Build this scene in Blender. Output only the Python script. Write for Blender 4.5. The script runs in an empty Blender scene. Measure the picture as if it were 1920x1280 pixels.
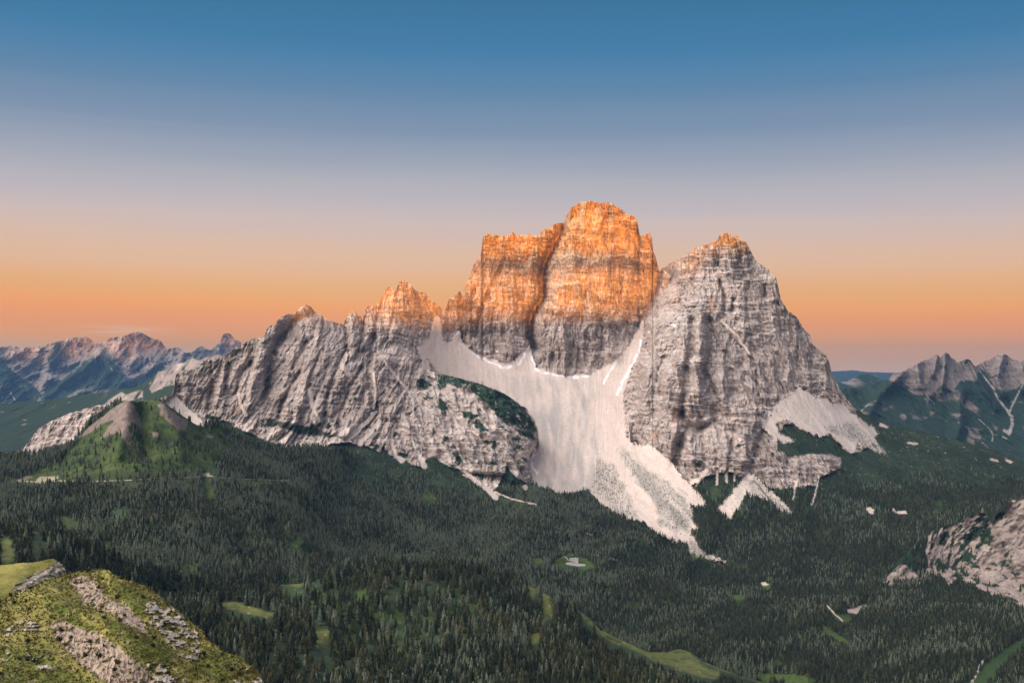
import bpy, math
import numpy as np
rnd = np.random.RandomState(7)
S = bpy.context.scene
C = S.collection
FPX = 2059.0            # focal length, in pixels of a 1920 wide frame
HY = 690.0              # height of the horizon in that frame

# ------------------------------------------------------------------ camera
cam = bpy.data.objects.new('camera', bpy.data.cameras.new('camera'))
C.objects.link(cam)
cam.location = (0, 0, 0)
cam.rotation_euler = (math.pi/2, 0, 0)
cam.data.sensor_width = 36.0
cam.data.lens = 36.0*FPX/1920
cam.data.shift_y = -(640-HY)/1920
cam.data.clip_start = 1.0
cam.data.clip_end = 200000
S.camera = cam

# ------------------------------------------------------------------ sky and sun
SUN_AZ = math.radians(-5.0)      # the sun stands behind the camera, a little to the right
SUN_EL = math.radians(0.9)
TO_SUN = np.array([-math.sin(SUN_AZ)*math.cos(SUN_EL), -math.cos(SUN_AZ)*math.cos(SUN_EL), math.sin(SUN_EL)])

def lin(c):
    return tuple(((v/255)/12.92 if v/255 <= .04045 else ((v/255+.055)/1.055)**2.4) for v in c)

W = bpy.data.worlds.new("World"); S.world = W; W.use_nodes = True
nt = W.node_tree; nt.nodes.clear()
N = nt.nodes.new; L = nt.links.new
tc = N('ShaderNodeTexCoord'); sep = N('ShaderNodeSeparateXYZ'); L(tc.outputs['Generated'], sep.inputs[0])
asn = N('ShaderNodeMath'); asn.operation = 'ARCSINE'; L(sep.outputs['Z'], asn.inputs[0])
# faint banding of the evening air, wider than tall
mp = N('ShaderNodeMapping'); mp.inputs['Scale'].default_value = (1.6, 1.6, 42); L(tc.outputs['Generated'], mp.inputs['Vector'])
nz = N('ShaderNodeTexNoise'); nz.inputs['Scale'].default_value = 2.2; nz.inputs['Detail'].default_value = 5; L(mp.outputs[0], nz.inputs['Vector'])
nm = N('ShaderNodeMath'); nm.operation = 'MULTIPLY_ADD'; L(nz.outputs['Fac'], nm.inputs[0]); nm.inputs[1].default_value = .012; nm.inputs[2].default_value = -.006
tilt = N('ShaderNodeMath'); tilt.operation = 'MULTIPLY_ADD'; L(sep.outputs['X'], tilt.inputs[0]); tilt.inputs[1].default_value = .010; L(asn.outputs[0], tilt.inputs[2])
ad = N('ShaderNodeMath'); ad.operation = 'ADD'; L(tilt.outputs[0], ad.inputs[0]); L(nm.outputs[0], ad.inputs[1])
mr = N('ShaderNodeMapRange'); mr.inputs['From Min'].default_value = -.05; mr.inputs['From Max'].default_value = .65
L(ad.outputs[0], mr.inputs['Value'])
ramp = N('ShaderNodeValToRGB'); L(mr.outputs[0], ramp.inputs[0])
SKY = [(760, (150, 135, 140)), (700, (325, 198, 165)), (655, (353, 168, 77)), (610, (286, 150, 68)), (565, (249, 162, 79)), (510, (233, 176, 134)), (455, (217, 180, 162)), (400, (195, 177, 179)), (330, (163, 162, 175)), (260, (126, 140, 166)), (190, (92, 125, 160)), (110, (50, 113, 158)), (0, (24, 100, 145)), (-250, (20, 84, 130)), (-700, (16, 66, 112))]
el = ramp.color_ramp; el.interpolation = 'CARDINAL'
while len(el.elements) < len(SKY): el.elements.new(.5)
for e, (py, c) in zip(el.elements, SKY):
    e.position = (math.atan((HY-py)/FPX)+.05)/.70
    e.color = (*lin(c), 1)
sky = N('ShaderNodeTexSky'); sky.sky_type = 'NISHITA'; sky.sun_disc = False
sky.sun_elevation = SUN_EL + math.radians(.8); sky.sun_rotation = math.pi + (-SUN_AZ)*-1
sky.altitude = 2300; sky.dust_density = 2.0
# sky.sun_rotation 0 puts the sun at +Y; pi puts it at -Y, behind the camera
cd = Vector(((225-960)/FPX, 1, (HY-618)/FPX)).normalized() if False else (-.3356, .9413, .0329)
ofs = N('ShaderNodeVectorMath'); ofs.operation = 'SUBTRACT'; L(tc.outputs['Generated'], ofs.inputs[0]); ofs.inputs[1].default_value = tuple(cd)
sc_ = N('ShaderNodeVectorMath'); sc_.operation = 'MULTIPLY'; L(ofs.outputs[0], sc_.inputs[0]); sc_.inputs[1].default_value = (20, 8, 150)
ln = N('ShaderNodeVectorMath'); ln.operation = 'LENGTH'; L(sc_.outputs[0], ln.inputs[0])
wm_ = N('ShaderNodeMapRange'); wm_.inputs['From Min'].default_value = 1.0; wm_.inputs['From Max'].default_value = .15; L(ln.outputs['Value'], wm_.inputs['Value'])
mp2 = N('ShaderNodeMapping'); mp2.inputs['Scale'].default_value = (14, 14, 160); mp2.inputs['Rotation'].default_value = (0, .05, 0); L(tc.outputs['Generated'], mp2.inputs['Vector'])
nz2 = N('ShaderNodeTexNoise'); nz2.inputs['Scale'].default_value = 1.3; nz2.inputs['Detail'].default_value = 6; L(mp2.outputs[0], nz2.inputs['Vector'])
wn = N('ShaderNodeMapRange'); wn.inputs['From Min'].default_value = .40; wn.inputs['From Max'].default_value = .66; L(nz2.outputs['Fac'], wn.inputs['Value'])
wf = N('ShaderNodeMath'); wf.operation = 'MULTIPLY'; L(wm_.outputs[0], wf.inputs[0]); L(wn.outputs[0], wf.inputs[1])
wx_ = N('ShaderNodeMix'); wx_.data_type = 'RGBA'; L(wf.outputs[0], wx_.inputs[0]); L(ramp.outputs['Color'], wx_.inputs[6]); wx_.inputs[7].default_value = (.95, .47, .26, 1)
bgA = N('ShaderNodeBackground'); L(wx_.outputs[2], bgA.inputs['Color']); bgA.inputs['Strength'].default_value = 1.0
bgB = N('ShaderNodeBackground'); L(sky.outputs[0], bgB.inputs['Color']); bgB.inputs['Strength'].default_value = .03
# the sunset glow over the western half of the sky
dt = N('ShaderNodeVectorMath'); dt.operation = 'DOT_PRODUCT'; L(tc.outputs['Generated'], dt.inputs[0])
gd = np.array([-.80, -.38, .50]); gd /= np.linalg.norm(gd); dt.inputs[1].default_value = tuple(gd)
gr = N('ShaderNodeMapRange'); gr.inputs['From Min'].default_value = .22; gr.inputs['From Max'].default_value = 1.0; gr.interpolation_type = 'SMOOTHSTEP'
L(dt.outputs['Value'], gr.inputs['Value'])
gc = N('ShaderNodeMath'); gc.operation = 'MULTIPLY'; L(gr.outputs[0], gc.inputs[0]); gc.inputs[1].default_value = 4.3
bgC = N('ShaderNodeBackground'); bgC.inputs['Color'].default_value = (1.0, .87, .79, 1); L(gc.outputs[0], bgC.inputs['Strength'])
a1 = N('ShaderNodeAddShader'); a2 = N('ShaderNodeAddShader'); out = N('ShaderNodeOutputWorld')
L(bgA.outputs[0], a1.inputs[0]); L(bgB.outputs[0], a1.inputs[1]); L(a1.outputs[0], a2.inputs[0]); L(bgC.outputs[0], a2.inputs[1]); L(a2.outputs[0], out.inputs[0])

sl = bpy.data.lights.new('sun', 'SUN'); sl.energy = 15.0; sl.angle = math.radians(.7); sl.color = (1.0, .39, .065)
sun = bpy.data.objects.new('sun', sl); C.objects.link(sun)
from mathutils import Vector
sun.rotation_euler = Vector(TO_SUN).to_track_quat('Z', 'Y').to_euler()

S.view_settings.view_transform = 'Standard'; S.view_settings.look = 'None'
S.view_settings.exposure = 0; S.view_settings.gamma = 1
S.render.engine = 'CYCLES'
S.cycles.use_denoising = True; S.cycles.denoiser = 'OPENIMAGEDENOISE'; S.cycles.denoising_prefilter = 'NONE'; S.cycles.denoising_input_passes = 'RGB_ALBEDO_NORMAL'
S.cycles.volume_bounces = 1
S.cycles.max_bounces = 6
S.cycles.diffuse_bounces = 3
S.cycles.use_adaptive_sampling = False
S.cycles.adaptive_threshold = .015

# ------------------------------------------------------------------ noise
_p = np.random.RandomState(11).permutation(256).astype(np.int32); _p = np.concatenate([_p, _p, _p])
_g = np.random.RandomState(5).normal(size=(256, 3)).astype(np.float32); _g /= np.linalg.norm(_g, axis=1)[:, None]
def pn(x, y, z):
    x = np.asarray(x, np.float32); y = np.asarray(y, np.float32); z = np.asarray(z, np.float32)
    x, y, z = np.broadcast_arrays(x, y, z)
    xi = np.floor(x).astype(np.int32); yi = np.floor(y).astype(np.int32); zi = np.floor(z).astype(np.int32)
    xf = x-xi; yf = y-yi; zf = z-zi
    xi &= 255; yi &= 255; zi &= 255
    u = xf*xf*xf*(xf*(xf*6-15)+10); v = yf*yf*yf*(yf*(yf*6-15)+10); w = zf*zf*zf*(zf*(zf*6-15)+10)
    def gr(i, j, k):
        h = _g[_p[_p[_p[(xi+i) & 255]+((yi+j) & 255)]+((zi+k) & 255)]]
        return h[..., 0]*(xf-i)+h[..., 1]*(yf-j)+h[..., 2]*(zf-k)
    def mix(a, b, t): return a+(b-a)*t
    return 1.5*mix(mix(mix(gr(0,0,0), gr(1,0,0), u), mix(gr(0,1,0), gr(1,1,0), u), v),
                   mix(mix(gr(0,0,1), gr(1,0,1), u), mix(gr(0,1,1), gr(1,1,1), u), v), w)
def fbm(x, y, z, o=4, g=.5):
    r = 0; a = 1; t = 0
    for i in range(o):
        r = r+a*pn(x+i*17.3, y-i*9.1, z+i*5.7); t += a; a *= g; x = x*2.03; y = y*2.03; z = z*2.03
    return r/t
def ridged(x, y, z, o=4, g=.5):          # 0..1, 1 on the crests
    r = 0; a = 1; t = 0
    for i in range(o):
        r = r+a*(1-np.abs(pn(x+i*13.7, y+i*3.3, z-i*7.9))*1.8); t += a; a *= g; x = x*2.03; y = y*2.03; z = z*2.03
    return r/t
def facet(x, y, z, k=1.6):               # 0..1, planar sides meeting in sharp ribs and sharp gullies
    n = pn(x, y, z)+.22*pn(x*2.3+5, y*2.3, z*2.3); f = n*k+.5; return 2*np.abs(f-np.floor(f)-.5)
def sst(a, b, v):
    t = np.clip((v-a)/(b-a), 0, 1); return t*t*(3-2*t)
def lerp(a, b, t): return a+(b-a)*t

# ------------------------------------------------------------------ outlines
def inside(x, y, poly):
    """signed distance to a closed outline (positive inside), cut off at 12"""
    P = np.array(poly, float); m = 12
    r = np.full(x.shape, -m, np.float32)
    sel = (x > P[:, 0].min()-m) & (x < P[:, 0].max()+m) & (y > P[:, 1].min()-m) & (y < P[:, 1].max()+m)
    xs = x[sel]; ys = y[sel]
    if xs.size == 0: return r
    ins = np.zeros(xs.shape, bool); d = np.full(xs.shape, 1e9)
    for (x0, y0), (x1, y1) in zip(P, np.roll(P, -1, 0)):
        if y0 != y1:
            c = ((y0 > ys) != (y1 > ys)) & (xs < (x1-x0)*(ys-y0)/(y1-y0)+x0); ins ^= c
        dx, dy = x1-x0, y1-y0; t = np.clip(((xs-x0)*dx+(ys-y0)*dy)/(dx*dx+dy*dy+1e-9), 0, 1)
        d = np.minimum(d, (xs-x0-t*dx)**2+(ys-y0-t*dy)**2)
    d = np.minimum(np.sqrt(d), m)
    r[sel] = np.where(ins, d, -d); return r
def mask(x, y, polys, soft=1.2):
    r = np.zeros(x.shape, np.float32)
    for p in polys: r = np.maximum(r, sst(-soft, soft, inside(x, y, p)))
    return r
def near(x, y, line, wd):
    """1 on the line, falling to 0 at distance ~2*wd; wd may taper (w0, w1)"""
    P = np.array(line, float); w0, w1 = (wd if isinstance(wd, tuple) else (wd, wd)); m = 3*max(w0, w1)+3
    r = np.zeros(x.shape, np.float32)
    sel = (x > P[:, 0].min()-m) & (x < P[:, 0].max()+m) & (y > P[:, 1].min()-m) & (y < P[:, 1].max()+m)
    xs = x[sel]; ys = y[sel]
    if xs.size == 0: return r
    best = np.zeros(xs.shape); n = len(P)-1
    for i in range(n):
        (x0, y0), (x1, y1) = P[i], P[i+1]; dx, dy = x1-x0, y1-y0
        t = np.clip(((xs-x0)*dx+(ys-y0)*dy)/(dx*dx+dy*dy+1e-9), 0, 1)
        d2 = (xs-x0-t*dx)**2+(ys-y0-t*dy)**2; w = w0+(w1-w0)*(i+t)/n
        best = np.maximum(best, np.exp(-d2/(w*w)))
    r[sel] = best; return r

# ------------------------------------------------------------------ smooth depth from a few surveyed distances
def tps(ctrl):
    c = np.array(ctrl, float); X = c[:, :2]/500; d = c[:, 2]; n = len(c)
    r = np.linalg.norm(X[:, None]-X[None], axis=2); K = np.where(r > 0, r*r*np.log(r+1e-12), 0)+np.eye(n)*.002
    Pm = np.c_[np.ones(n), X]; A = np.zeros((n+3, n+3)); A[:n, :n] = K; A[:n, n:] = Pm; A[n:, :n] = Pm.T
    s = np.linalg.solve(A, np.r_[d, 0, 0, 0])
    gx = np.arange(-300, 2300, 10.); gy = np.arange(340, 1800, 10.)
    GX, GY = np.meshgrid(gx, gy); Q = np.c_[GX.ravel(), GY.ravel()]/500
    R = np.linalg.norm(Q[:, None]-X[None], axis=2)
    G = (np.where(R > 0, R*R*np.log(R+1e-12), 0)@s[:n]+s[n]+Q@s[n+1:]).reshape(GX.shape)
    def f(x, y):
        a = np.clip((x+300)/10, 0, len(gx)-1.001); b = np.clip((y-340)/10, 0, len(gy)-1.001)
        i = a.astype(int); j = b.astype(int); a = a-i; b = b-j
        return (G[j, i]*(1-a)+G[j, i+1]*a)*(1-b)+(G[j+1, i]*(1-a)+G[j+1, i+1]*a)*b
    return f

# ------------------------------------------------------------------ materials
def ground_mat(name, scale, rough=.95, var=.35, bump=.6, dist=3.0, stretch=1.0, cracks=0):
    m = bpy.data.materials.new(name); m.use_nodes = True; t = m.node_tree; t.nodes.clear(); N = t.nodes.new; L = t.links.new
    o = N('ShaderNodeOutputMaterial'); b = N('ShaderNodeBsdfPrincipled'); L(b.outputs[0], o.inputs[0])
    b.inputs['Roughness'].default_value = rough; b.inputs['Specular IOR Level'].default_value = .15
    at = N('ShaderNodeAttribute'); at.attribute_name = 'albedo'
    g = N('ShaderNodeTexCoord'); mp = N('ShaderNodeMapping'); mp.inputs['Scale'].default_value = (1, 1, stretch); L(g.outputs['Object'], mp.inputs['Vector'])
    n1 = N('ShaderNodeTexNoise'); n1.inputs['Scale'].default_value = scale; n1.inputs['Detail'].default_value = 8; n1.inputs['Roughness'].default_value = .65; L(mp.outputs[0], n1.inputs['Vector'])
    mr = N('ShaderNodeMapRange'); mr.inputs['From Min'].default_value = .3; mr.inputs['From Max'].default_value = .7
    mr.inputs['To Min'].default_value = 1-var; mr.inputs['To Max'].default_value = 1+var; L(n1.outputs['Fac'], mr.inputs['Value'])
    fac = mr.outputs[0]
    if cracks:
        def tex(scl, dt, dist=.4, lo=.36, hi=.62, a=.6, b=1.25):
            m2 = N('ShaderNodeMapping'); m2.inputs['Scale'].default_value = tuple(v*cracks for v in scl); L(g.outputs['Object'], m2.inputs['Vector'])
            n2 = N('ShaderNodeTexNoise'); n2.inputs['Scale'].default_value = 1; n2.inputs['Detail'].default_value = dt; n2.inputs['Roughness'].default_value = .62; n2.inputs['Distortion'].default_value = dist; L(m2.outputs[0], n2.inputs['Vector'])
            r2 = N('ShaderNodeMapRange'); r2.inputs['From Min'].default_value = lo; r2.inputs['From Max'].default_value = hi; r2.inputs['To Min'].default_value = a; r2.inputs['To Max'].default_value = b; L(n2.outputs['Fac'], r2.inputs['Value']); return r2.outputs[0]
        up = tex((.045, .03, .009), 7, 1.2, .34, .58, .68, 1.14); be = tex((.006, .006, .055), 7, .8, .36, .60, .68, 1.22)
        # upright cracks here, level beds there
        sw = tex((.004, .004, .006), 4, .5, .36, .52, 0, 1)
        mm = N('ShaderNodeMix'); mm.data_type = 'FLOAT'; L(sw, mm.inputs[0]); L(up, mm.inputs[2]); L(be, mm.inputs[3])
        sq = N('ShaderNodeMath'); sq.operation = 'MULTIPLY'; L(fac, sq.inputs[0]); L(mm.outputs[0], sq.inputs[1]); fac = sq.outputs[0]
        ak = N('ShaderNodeAttribute'); ak.attribute_name = 'bedrock'
        lp = N('ShaderNodeMix'); lp.data_type = 'FLOAT'; L(ak.outputs['Fac'], lp.inputs[0])
        m3 = N('ShaderNodeMapRange'); m3.inputs['From Min'].default_value = .3; m3.inputs['From Max'].default_value = .7; m3.inputs['To Min'].default_value = .90; m3.inputs['To Max'].default_value = 1.10; L(n1.outputs['Fac'], m3.inputs['Value']); L(m3.outputs[0], lp.inputs[2]); L(fac, lp.inputs[3]); fac = lp.outputs[0]
    mx = N('ShaderNodeMix'); mx.data_type = 'RGBA'; mx.blend_type = 'MULTIPLY'; mx.inputs[0].default_value = 1
    L(at.outputs['Color'], mx.inputs[6]); L(fac, mx.inputs[7]); L(mx.outputs[2], b.inputs['Base Color'])
    bp = N('ShaderNodeBump'); bp.inputs['Strength'].default_value = bump; bp.inputs['Distance'].default_value = dist
    L(n1.outputs['Fac'], bp.inputs['Height']); L(bp.outputs[0], b.inputs['Normal'])
    if cracks:
        b2 = N('ShaderNodeBump'); b2.inputs['Distance'].default_value = 7/cracks; L(ak.outputs['Fac'], b2.inputs['Strength']); L(mm.outputs[0], b2.inputs['Height']); L(bp.outputs[0], b2.inputs['Normal']); L(b2.outputs[0], b.inputs['Normal'])
    return m
def plain_mat(name, col, rough=.8, scale=2.0, var=.15):
    m = bpy.data.materials.new(name); m.use_nodes = True; t = m.node_tree; N = t.nodes.new; L = t.links.new
    b = t.nodes['Principled BSDF']; b.inputs['Roughness'].default_value = rough
    g = N('ShaderNodeTexCoord'); n = N('ShaderNodeTexNoise'); n.inputs['Scale'].default_value = scale; n.inputs['Detail'].default_value = 5; L(g.outputs['Object'], n.inputs['Vector'])
    r = N('ShaderNodeValToRGB'); L(n.outputs['Fac'], r.inputs[0]); r.color_ramp.elements[0].position = .3; r.color_ramp.elements[1].position = .7
    r.color_ramp.elements[0].color = (*[v*(1-var) for v in col], 1); r.color_ramp.elements[1].color = (*[min(1, v*(1+var)) for v in col], 1)
    L(r.outputs[0], b.inputs['Base Color']); return m

def grid_mesh(name, P, col, mat, parent=None, bed=None, smooth=True):
    """P (rows, cols, 3): one mesh of quads"""
    n, m = P.shape[:2]; me = bpy.data.meshes.new(name)
    me.vertices.add(n*m); me.vertices.foreach_set('co', P.astype(np.float32).ravel())
    i = np.arange((n-1)*(m-1)); r = i//(m-1); c = i % (m-1); a = r*m+c
    q = np.stack([a, a+m, a+m+1, a+1], 1).astype(np.int32)
    me.loops.add(q.size); me.loops.foreach_set('vertex_index', q.ravel())
    me.polygons.add(len(q)); me.polygons.foreach_set('loop_start', (np.arange(len(q))*4).astype(np.int32))
    me.polygons.foreach_set('use_smooth', np.full(len(q), smooth, bool))
    me.update(calc_edges=True)
    at = me.attributes.new('albedo', 'FLOAT_COLOR', 'POINT')
    at.data.foreach_set('color', np.concatenate([col, np.ones(col.shape[:2]+(1,))], 2).astype(np.float32).ravel())
    if bed is not None:
        at = me.attributes.new('bedrock', 'FLOAT', 'POINT'); at.data.foreach_set('value', bed.astype(np.float32).ravel())
    me.materials.append(mat)
    o = bpy.data.objects.new(name, me); C.objects.link(o); o.parent = parent
    return o
def pos(x, y, d): return np.stack([(x-960)/FPX*d, d, (HY-y)/FPX*d], -1)
def at(x, y, d): return Vector(((x-960)/FPX*d, d, (HY-y)/FPX*d))
def struct(o): o['kind'] = 'structure'; return o

SHEETS = []; _m = {}
def sheet(name, x0, x1, dx, sky, ybot, rows, ctrl, relief, colour, mat, jag=1.2, gpow=1.15, back=(60, 35, 10), parent=None, jf=.35, smooth=True):
    xs = np.arange(x0, x1+dx, dx); sk = np.array(sky, float)
    ys = np.interp(xs, sk[:, 0], sk[:, 1])
    ys = ys+jag*(1.3*pn(xs*jf*.35, 3.3, 1.7)+1.0*pn(xs*jf, 8.1, 2.2)+.6*pn(xs*jf*2.2, 1.1, 7.7))
    t = (np.arange(rows)/(rows-1))**gpow
    Y = ys[None]+(ybot-ys[None])*t[:, None]; X = np.broadcast_to(xs[None], Y.shape)
    f = tps(ctrl); d = f(X, Y)
    P = pos(X, Y, d); dd = relief(P[..., 0], P[..., 1], P[..., 2], X, Y); d2 = np.maximum(d+dd, d*.5)
    P = pos(X, Y, d2)
    gy = np.gradient(P, axis=0); gx = np.gradient(P, axis=1); nr = np.cross(gy, gx); nr /= np.linalg.norm(nr, axis=2)[..., None]+1e-9
    nr *= np.sign(nr[..., 1:2]*-1+1e-9)*1.0
    col = colour(P[..., 0], P[..., 1], P[..., 2], X, Y, nr, dd)
    # the far side of the hill, falling away behind the skyline
    bk, fall, nb = back; R = []
    for k in range(nb, 0, -1):
        q = P[0].copy(); s = k**1.5; q[:, 1] += bk*s+12*pn(xs*.05, k*.7, 3.); q[:, 2] -= fall*s*(1+.3*pn(xs*.03, k*.5, 9.)); R.append(q)
    Pa = np.concatenate([np.array(R), P], 0); ca = np.concatenate([np.repeat(col[:1], nb, 0), col], 0)
    bed = _m.pop('bed', None)
    if bed is not None: bed = np.concatenate([np.repeat(bed[:1], nb, 0), bed], 0)
    o = grid_mesh(name, Pa, ca, mat, parent, bed, smooth)
    if parent is None: struct(o)
    s = dict(name=name, xs=xs, ys=ys, ybot=ybot, rows=rows, gpow=gpow, P=P, d=d2, X=X, Y=Y, x0=x0, x1=x1, dx=dx, obj=o)
    SHEETS.append(s); return s
def depth_of(s, x, y):
    """distance of a sheet at a pixel; inf outside of it"""
    a = np.clip((x-s['x0'])/s['dx'], 0, s['d'].shape[1]-1.001); i = a.astype(int)
    ysk = np.interp(x, s['xs'], s['ys']); t = (y-ysk)/(s['ybot']-ysk); ok = (t >= 0) & (t <= 1) & (x >= s['x0']) & (x <= s['x1'])
    b = np.clip(t, 0, 1)**(1/s['gpow'])*(s['rows']-1); b = np.clip(b, 0, s['rows']-1.001); j = b.astype(int); a = a-i; b = b-j; D = s['d']
    r = (D[j, i]*(1-a)+D[j, i+1]*a)*(1-b)+(D[j+1, i]*(1-a)+D[j+1, i+1]*a)*b
    return np.where(ok, r, np.inf)

# ------------------------------------------------------------------ colours (base reflectance)
ROCK = np.array([.365, .302, .266]); ROCK_L = np.array([.52, .45, .405]); ROCK_D = np.array([.225, .192, .175]); ROCK_O = np.array([.42, .27, .18])
SCREE = np.array([.60, .54, .495]); SCREE_G = np.array([.43, .405, .38]); SNOW = np.array([.85, .85, .87])
VEG = np.array([.030, .048, .026]); GRASS = np.array([.070, .115, .030]); MUGO = np.array([.018, .036, .022]); BARE = np.array([.33, .25, .20])
def mixc(c, k, t): return c+(np.asarray(k)-c)*t[..., None]

def terrace(Z, X, Y, per, seed, sharp=.72, tilt=.05):
    h = (Z+tilt*X+per*.9*pn(X/260, Y/260, seed)+per*.35*pn(X/60, Y/60, Z/60+seed))/per
    f = h-np.floor(h); return sst(sharp, 1.0, f)-f, f

# ================================================================== MAIN MOUNTAIN
SKY_D = [(-220, 885), (0, 860), (20, 850), (40, 847), (55, 825), (62, 815), (75, 802), (95, 790), (120, 778), (150, 768), (175, 762), (200, 758), (240, 756), (290, 752), (300, 748), (308, 744), (322, 740), (326, 728), (328, 712), (331, 700),
 (340, 695), (365, 692), (372, 683), (385, 676), (400, 672), (415, 667), (430, 662), (437, 655), (450, 649), (460, 642), (470, 637), (480, 633), (495, 631), (499, 618), (503, 612), (509, 609), (515, 611), (520, 600), (528, 594), (540, 588), (552, 586),
 (560, 580), (567, 574), (575, 572), (583, 575), (590, 583), (600, 588), (612, 598), (630, 604), (645, 609), (647, 598), (655, 588), (660, 583), (667, 585), (675, 591), (680, 601), (684, 580), (690, 573), (697, 574), (704, 577), (705, 568), (713, 567), (716, 556), (722, 545), (728, 537),
 (735, 540), (742, 548), (745, 536), (750, 526), (760, 528), (768, 533), (775, 540), (783, 546), (790, 549), (793, 547), (800, 551), (808, 562), (818, 570), (828, 577), (833, 584), (838, 572), (842, 560), (850, 556), (857, 551), (862, 545), (866, 552), (870, 545), (875, 530), (882, 515),
 (886, 500), (893, 488), (900, 481), (903, 470), (904, 455), (906, 442), (915, 439), (930, 440), (955, 442), (958, 437), (961, 434), (966, 440), (971, 443), (976, 439), (983, 441), (988, 443), (991, 436), (996, 442), (1012, 441), (1016, 434), (1022, 430), (1030, 428), (1035, 422),
 (1042, 419), (1050, 419), (1058, 418), (1061, 406), (1066, 397), (1072, 387), (1080, 386), (1084, 381), (1090, 378), (1100, 377), (1120, 379), (1143, 381), (1150, 382), (1157, 387), (1165, 393), (1175, 401), (1188, 404), (1194, 412), (1197, 425), (1200, 442), (1207, 442), (1214, 438),
 (1220, 438), (1223, 448), (1224, 470), (1229, 480), (1233, 495), (1236, 510), (1240, 505), (1247, 501), (1254, 494), (1265, 490), (1275, 486), (1279, 482), (1285, 480), (1292, 473), (1300, 468), (1310, 463), (1325, 459), (1336, 454), (1345, 448), (1350, 441), (1362, 436), (1370, 440),
 (1374, 444), (1379, 440), (1386, 444), (1390, 452), (1397, 453), (1403, 459), (1406, 467), (1412, 480), (1420, 491), (1432, 499), (1442, 505), (1446, 515), (1455, 520), (1459, 535), (1461, 548), (1466, 565), (1478, 583), (1490, 592), (1497, 598), (1499, 603), (1503, 611), (1512, 622), (1519, 628),
 (1522, 643), (1535, 655), (1548, 665), (1555, 680), (1560, 700), (1570, 718), (1578, 735), (1590, 750), (1600, 763), (1625, 778), (1645, 790), (1680, 799), (1720, 807), (1760, 816), (1800, 826), (1840, 837), (1880, 850), (1920, 861), (2000, 885), (2140, 920)]
CT_D = [(-220, 885, 4700), (50, 842, 4700), (200, 758, 4850), (330, 700, 5000), (420, 665, 5200), (500, 615, 5400), (575, 573, 5550), (660, 590, 5700), (760, 528, 6000), (833, 584, 6250), (870, 545, 6250), (905, 440, 6450), (1010, 440, 6500), (1120, 378, 6550), (1195, 430, 6520), (1236, 508, 6550), (1290, 478, 6200), (1360, 438, 6050), (1455, 520, 5900), (1520, 640, 5780), (1595, 760, 5650), (1720, 808, 5750), (1900, 856, 5850), (2140, 920, 5900),
 (900, 668, 6180), (950, 680, 6130), (1005, 690, 6090), (1090, 702, 6040), (1150, 680, 6050), (840, 640, 6180), (870, 600, 6230), (960, 560, 6360), (1003, 560, 6400), (1090, 540, 6300), (1060, 620, 6170), (1180, 520, 6380), (1228, 560, 6500), (1200, 630, 6280), (1180, 690, 6020),
 (1270, 560, 5980), (1350, 540, 5880), (1440, 600, 5720), (1250, 620, 5680), (1350, 650, 5520), (1500, 700, 5560), (1220, 700, 5440), (1220, 800, 5110), (1300, 780, 5080), (1400, 760, 5180), (1330, 880, 4780), (1220, 845, 5010), (1500, 790, 5200), (1560, 800, 5300), (1450, 830, 4950),
 (350, 780, 4930), (450, 790, 4900), (500, 800, 4900), (450, 720, 5080), (560, 700, 5170), (640, 700, 5250), (640, 815, 4900), (700, 740, 5180), (780, 690, 5550), (760, 620, 5750), (700, 850, 4800), (850, 760, 5550), (900, 850, 5130), (900, 930, 4560),
 (1030, 760, 5760), (1050, 800, 5560), (1050, 900, 5120), (1130, 780, 5620), (1170, 750, 5720), (1150, 880, 5130), (1200, 960, 4700), (1280, 1000, 4480), (1350, 1050, 4200), (1400, 930, 4620), (1500, 900, 4750), (1650, 850, 5250), (1800, 880, 5200), (1920, 920, 5000), (2140, 1000, 4700),
 (1650, 960, 4550), (1550, 1000, 4400), (1073, 1048, 4000), (900, 1000, 4150), (1000, 960, 4420), (800, 940, 4380), (700, 900, 4480), (600, 1000, 3700), (800, 1040, 3650), (950, 1080, 3600), (1100, 1120, 3550), (1250, 1130, 3600), (1450, 1120, 3700), (1600, 1120, 3600), (1750, 1100, 3900),
 (1400, 1270, 2700), (1500, 1230, 2900), (1600, 1200, 3050), (1200, 1230, 3000), (1000, 1200, 3150), (1700, 1200, 3100), (500, 1200, 3000), (100, 1000, 4100), (-200, 1000, 4000), (300, 1200, 3100), (1900, 1200, 3100), (1500, 1330, 2500), (800, 1330, 2800), (2100, 1330, 2900), (-200, 1330, 2900)]

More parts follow.
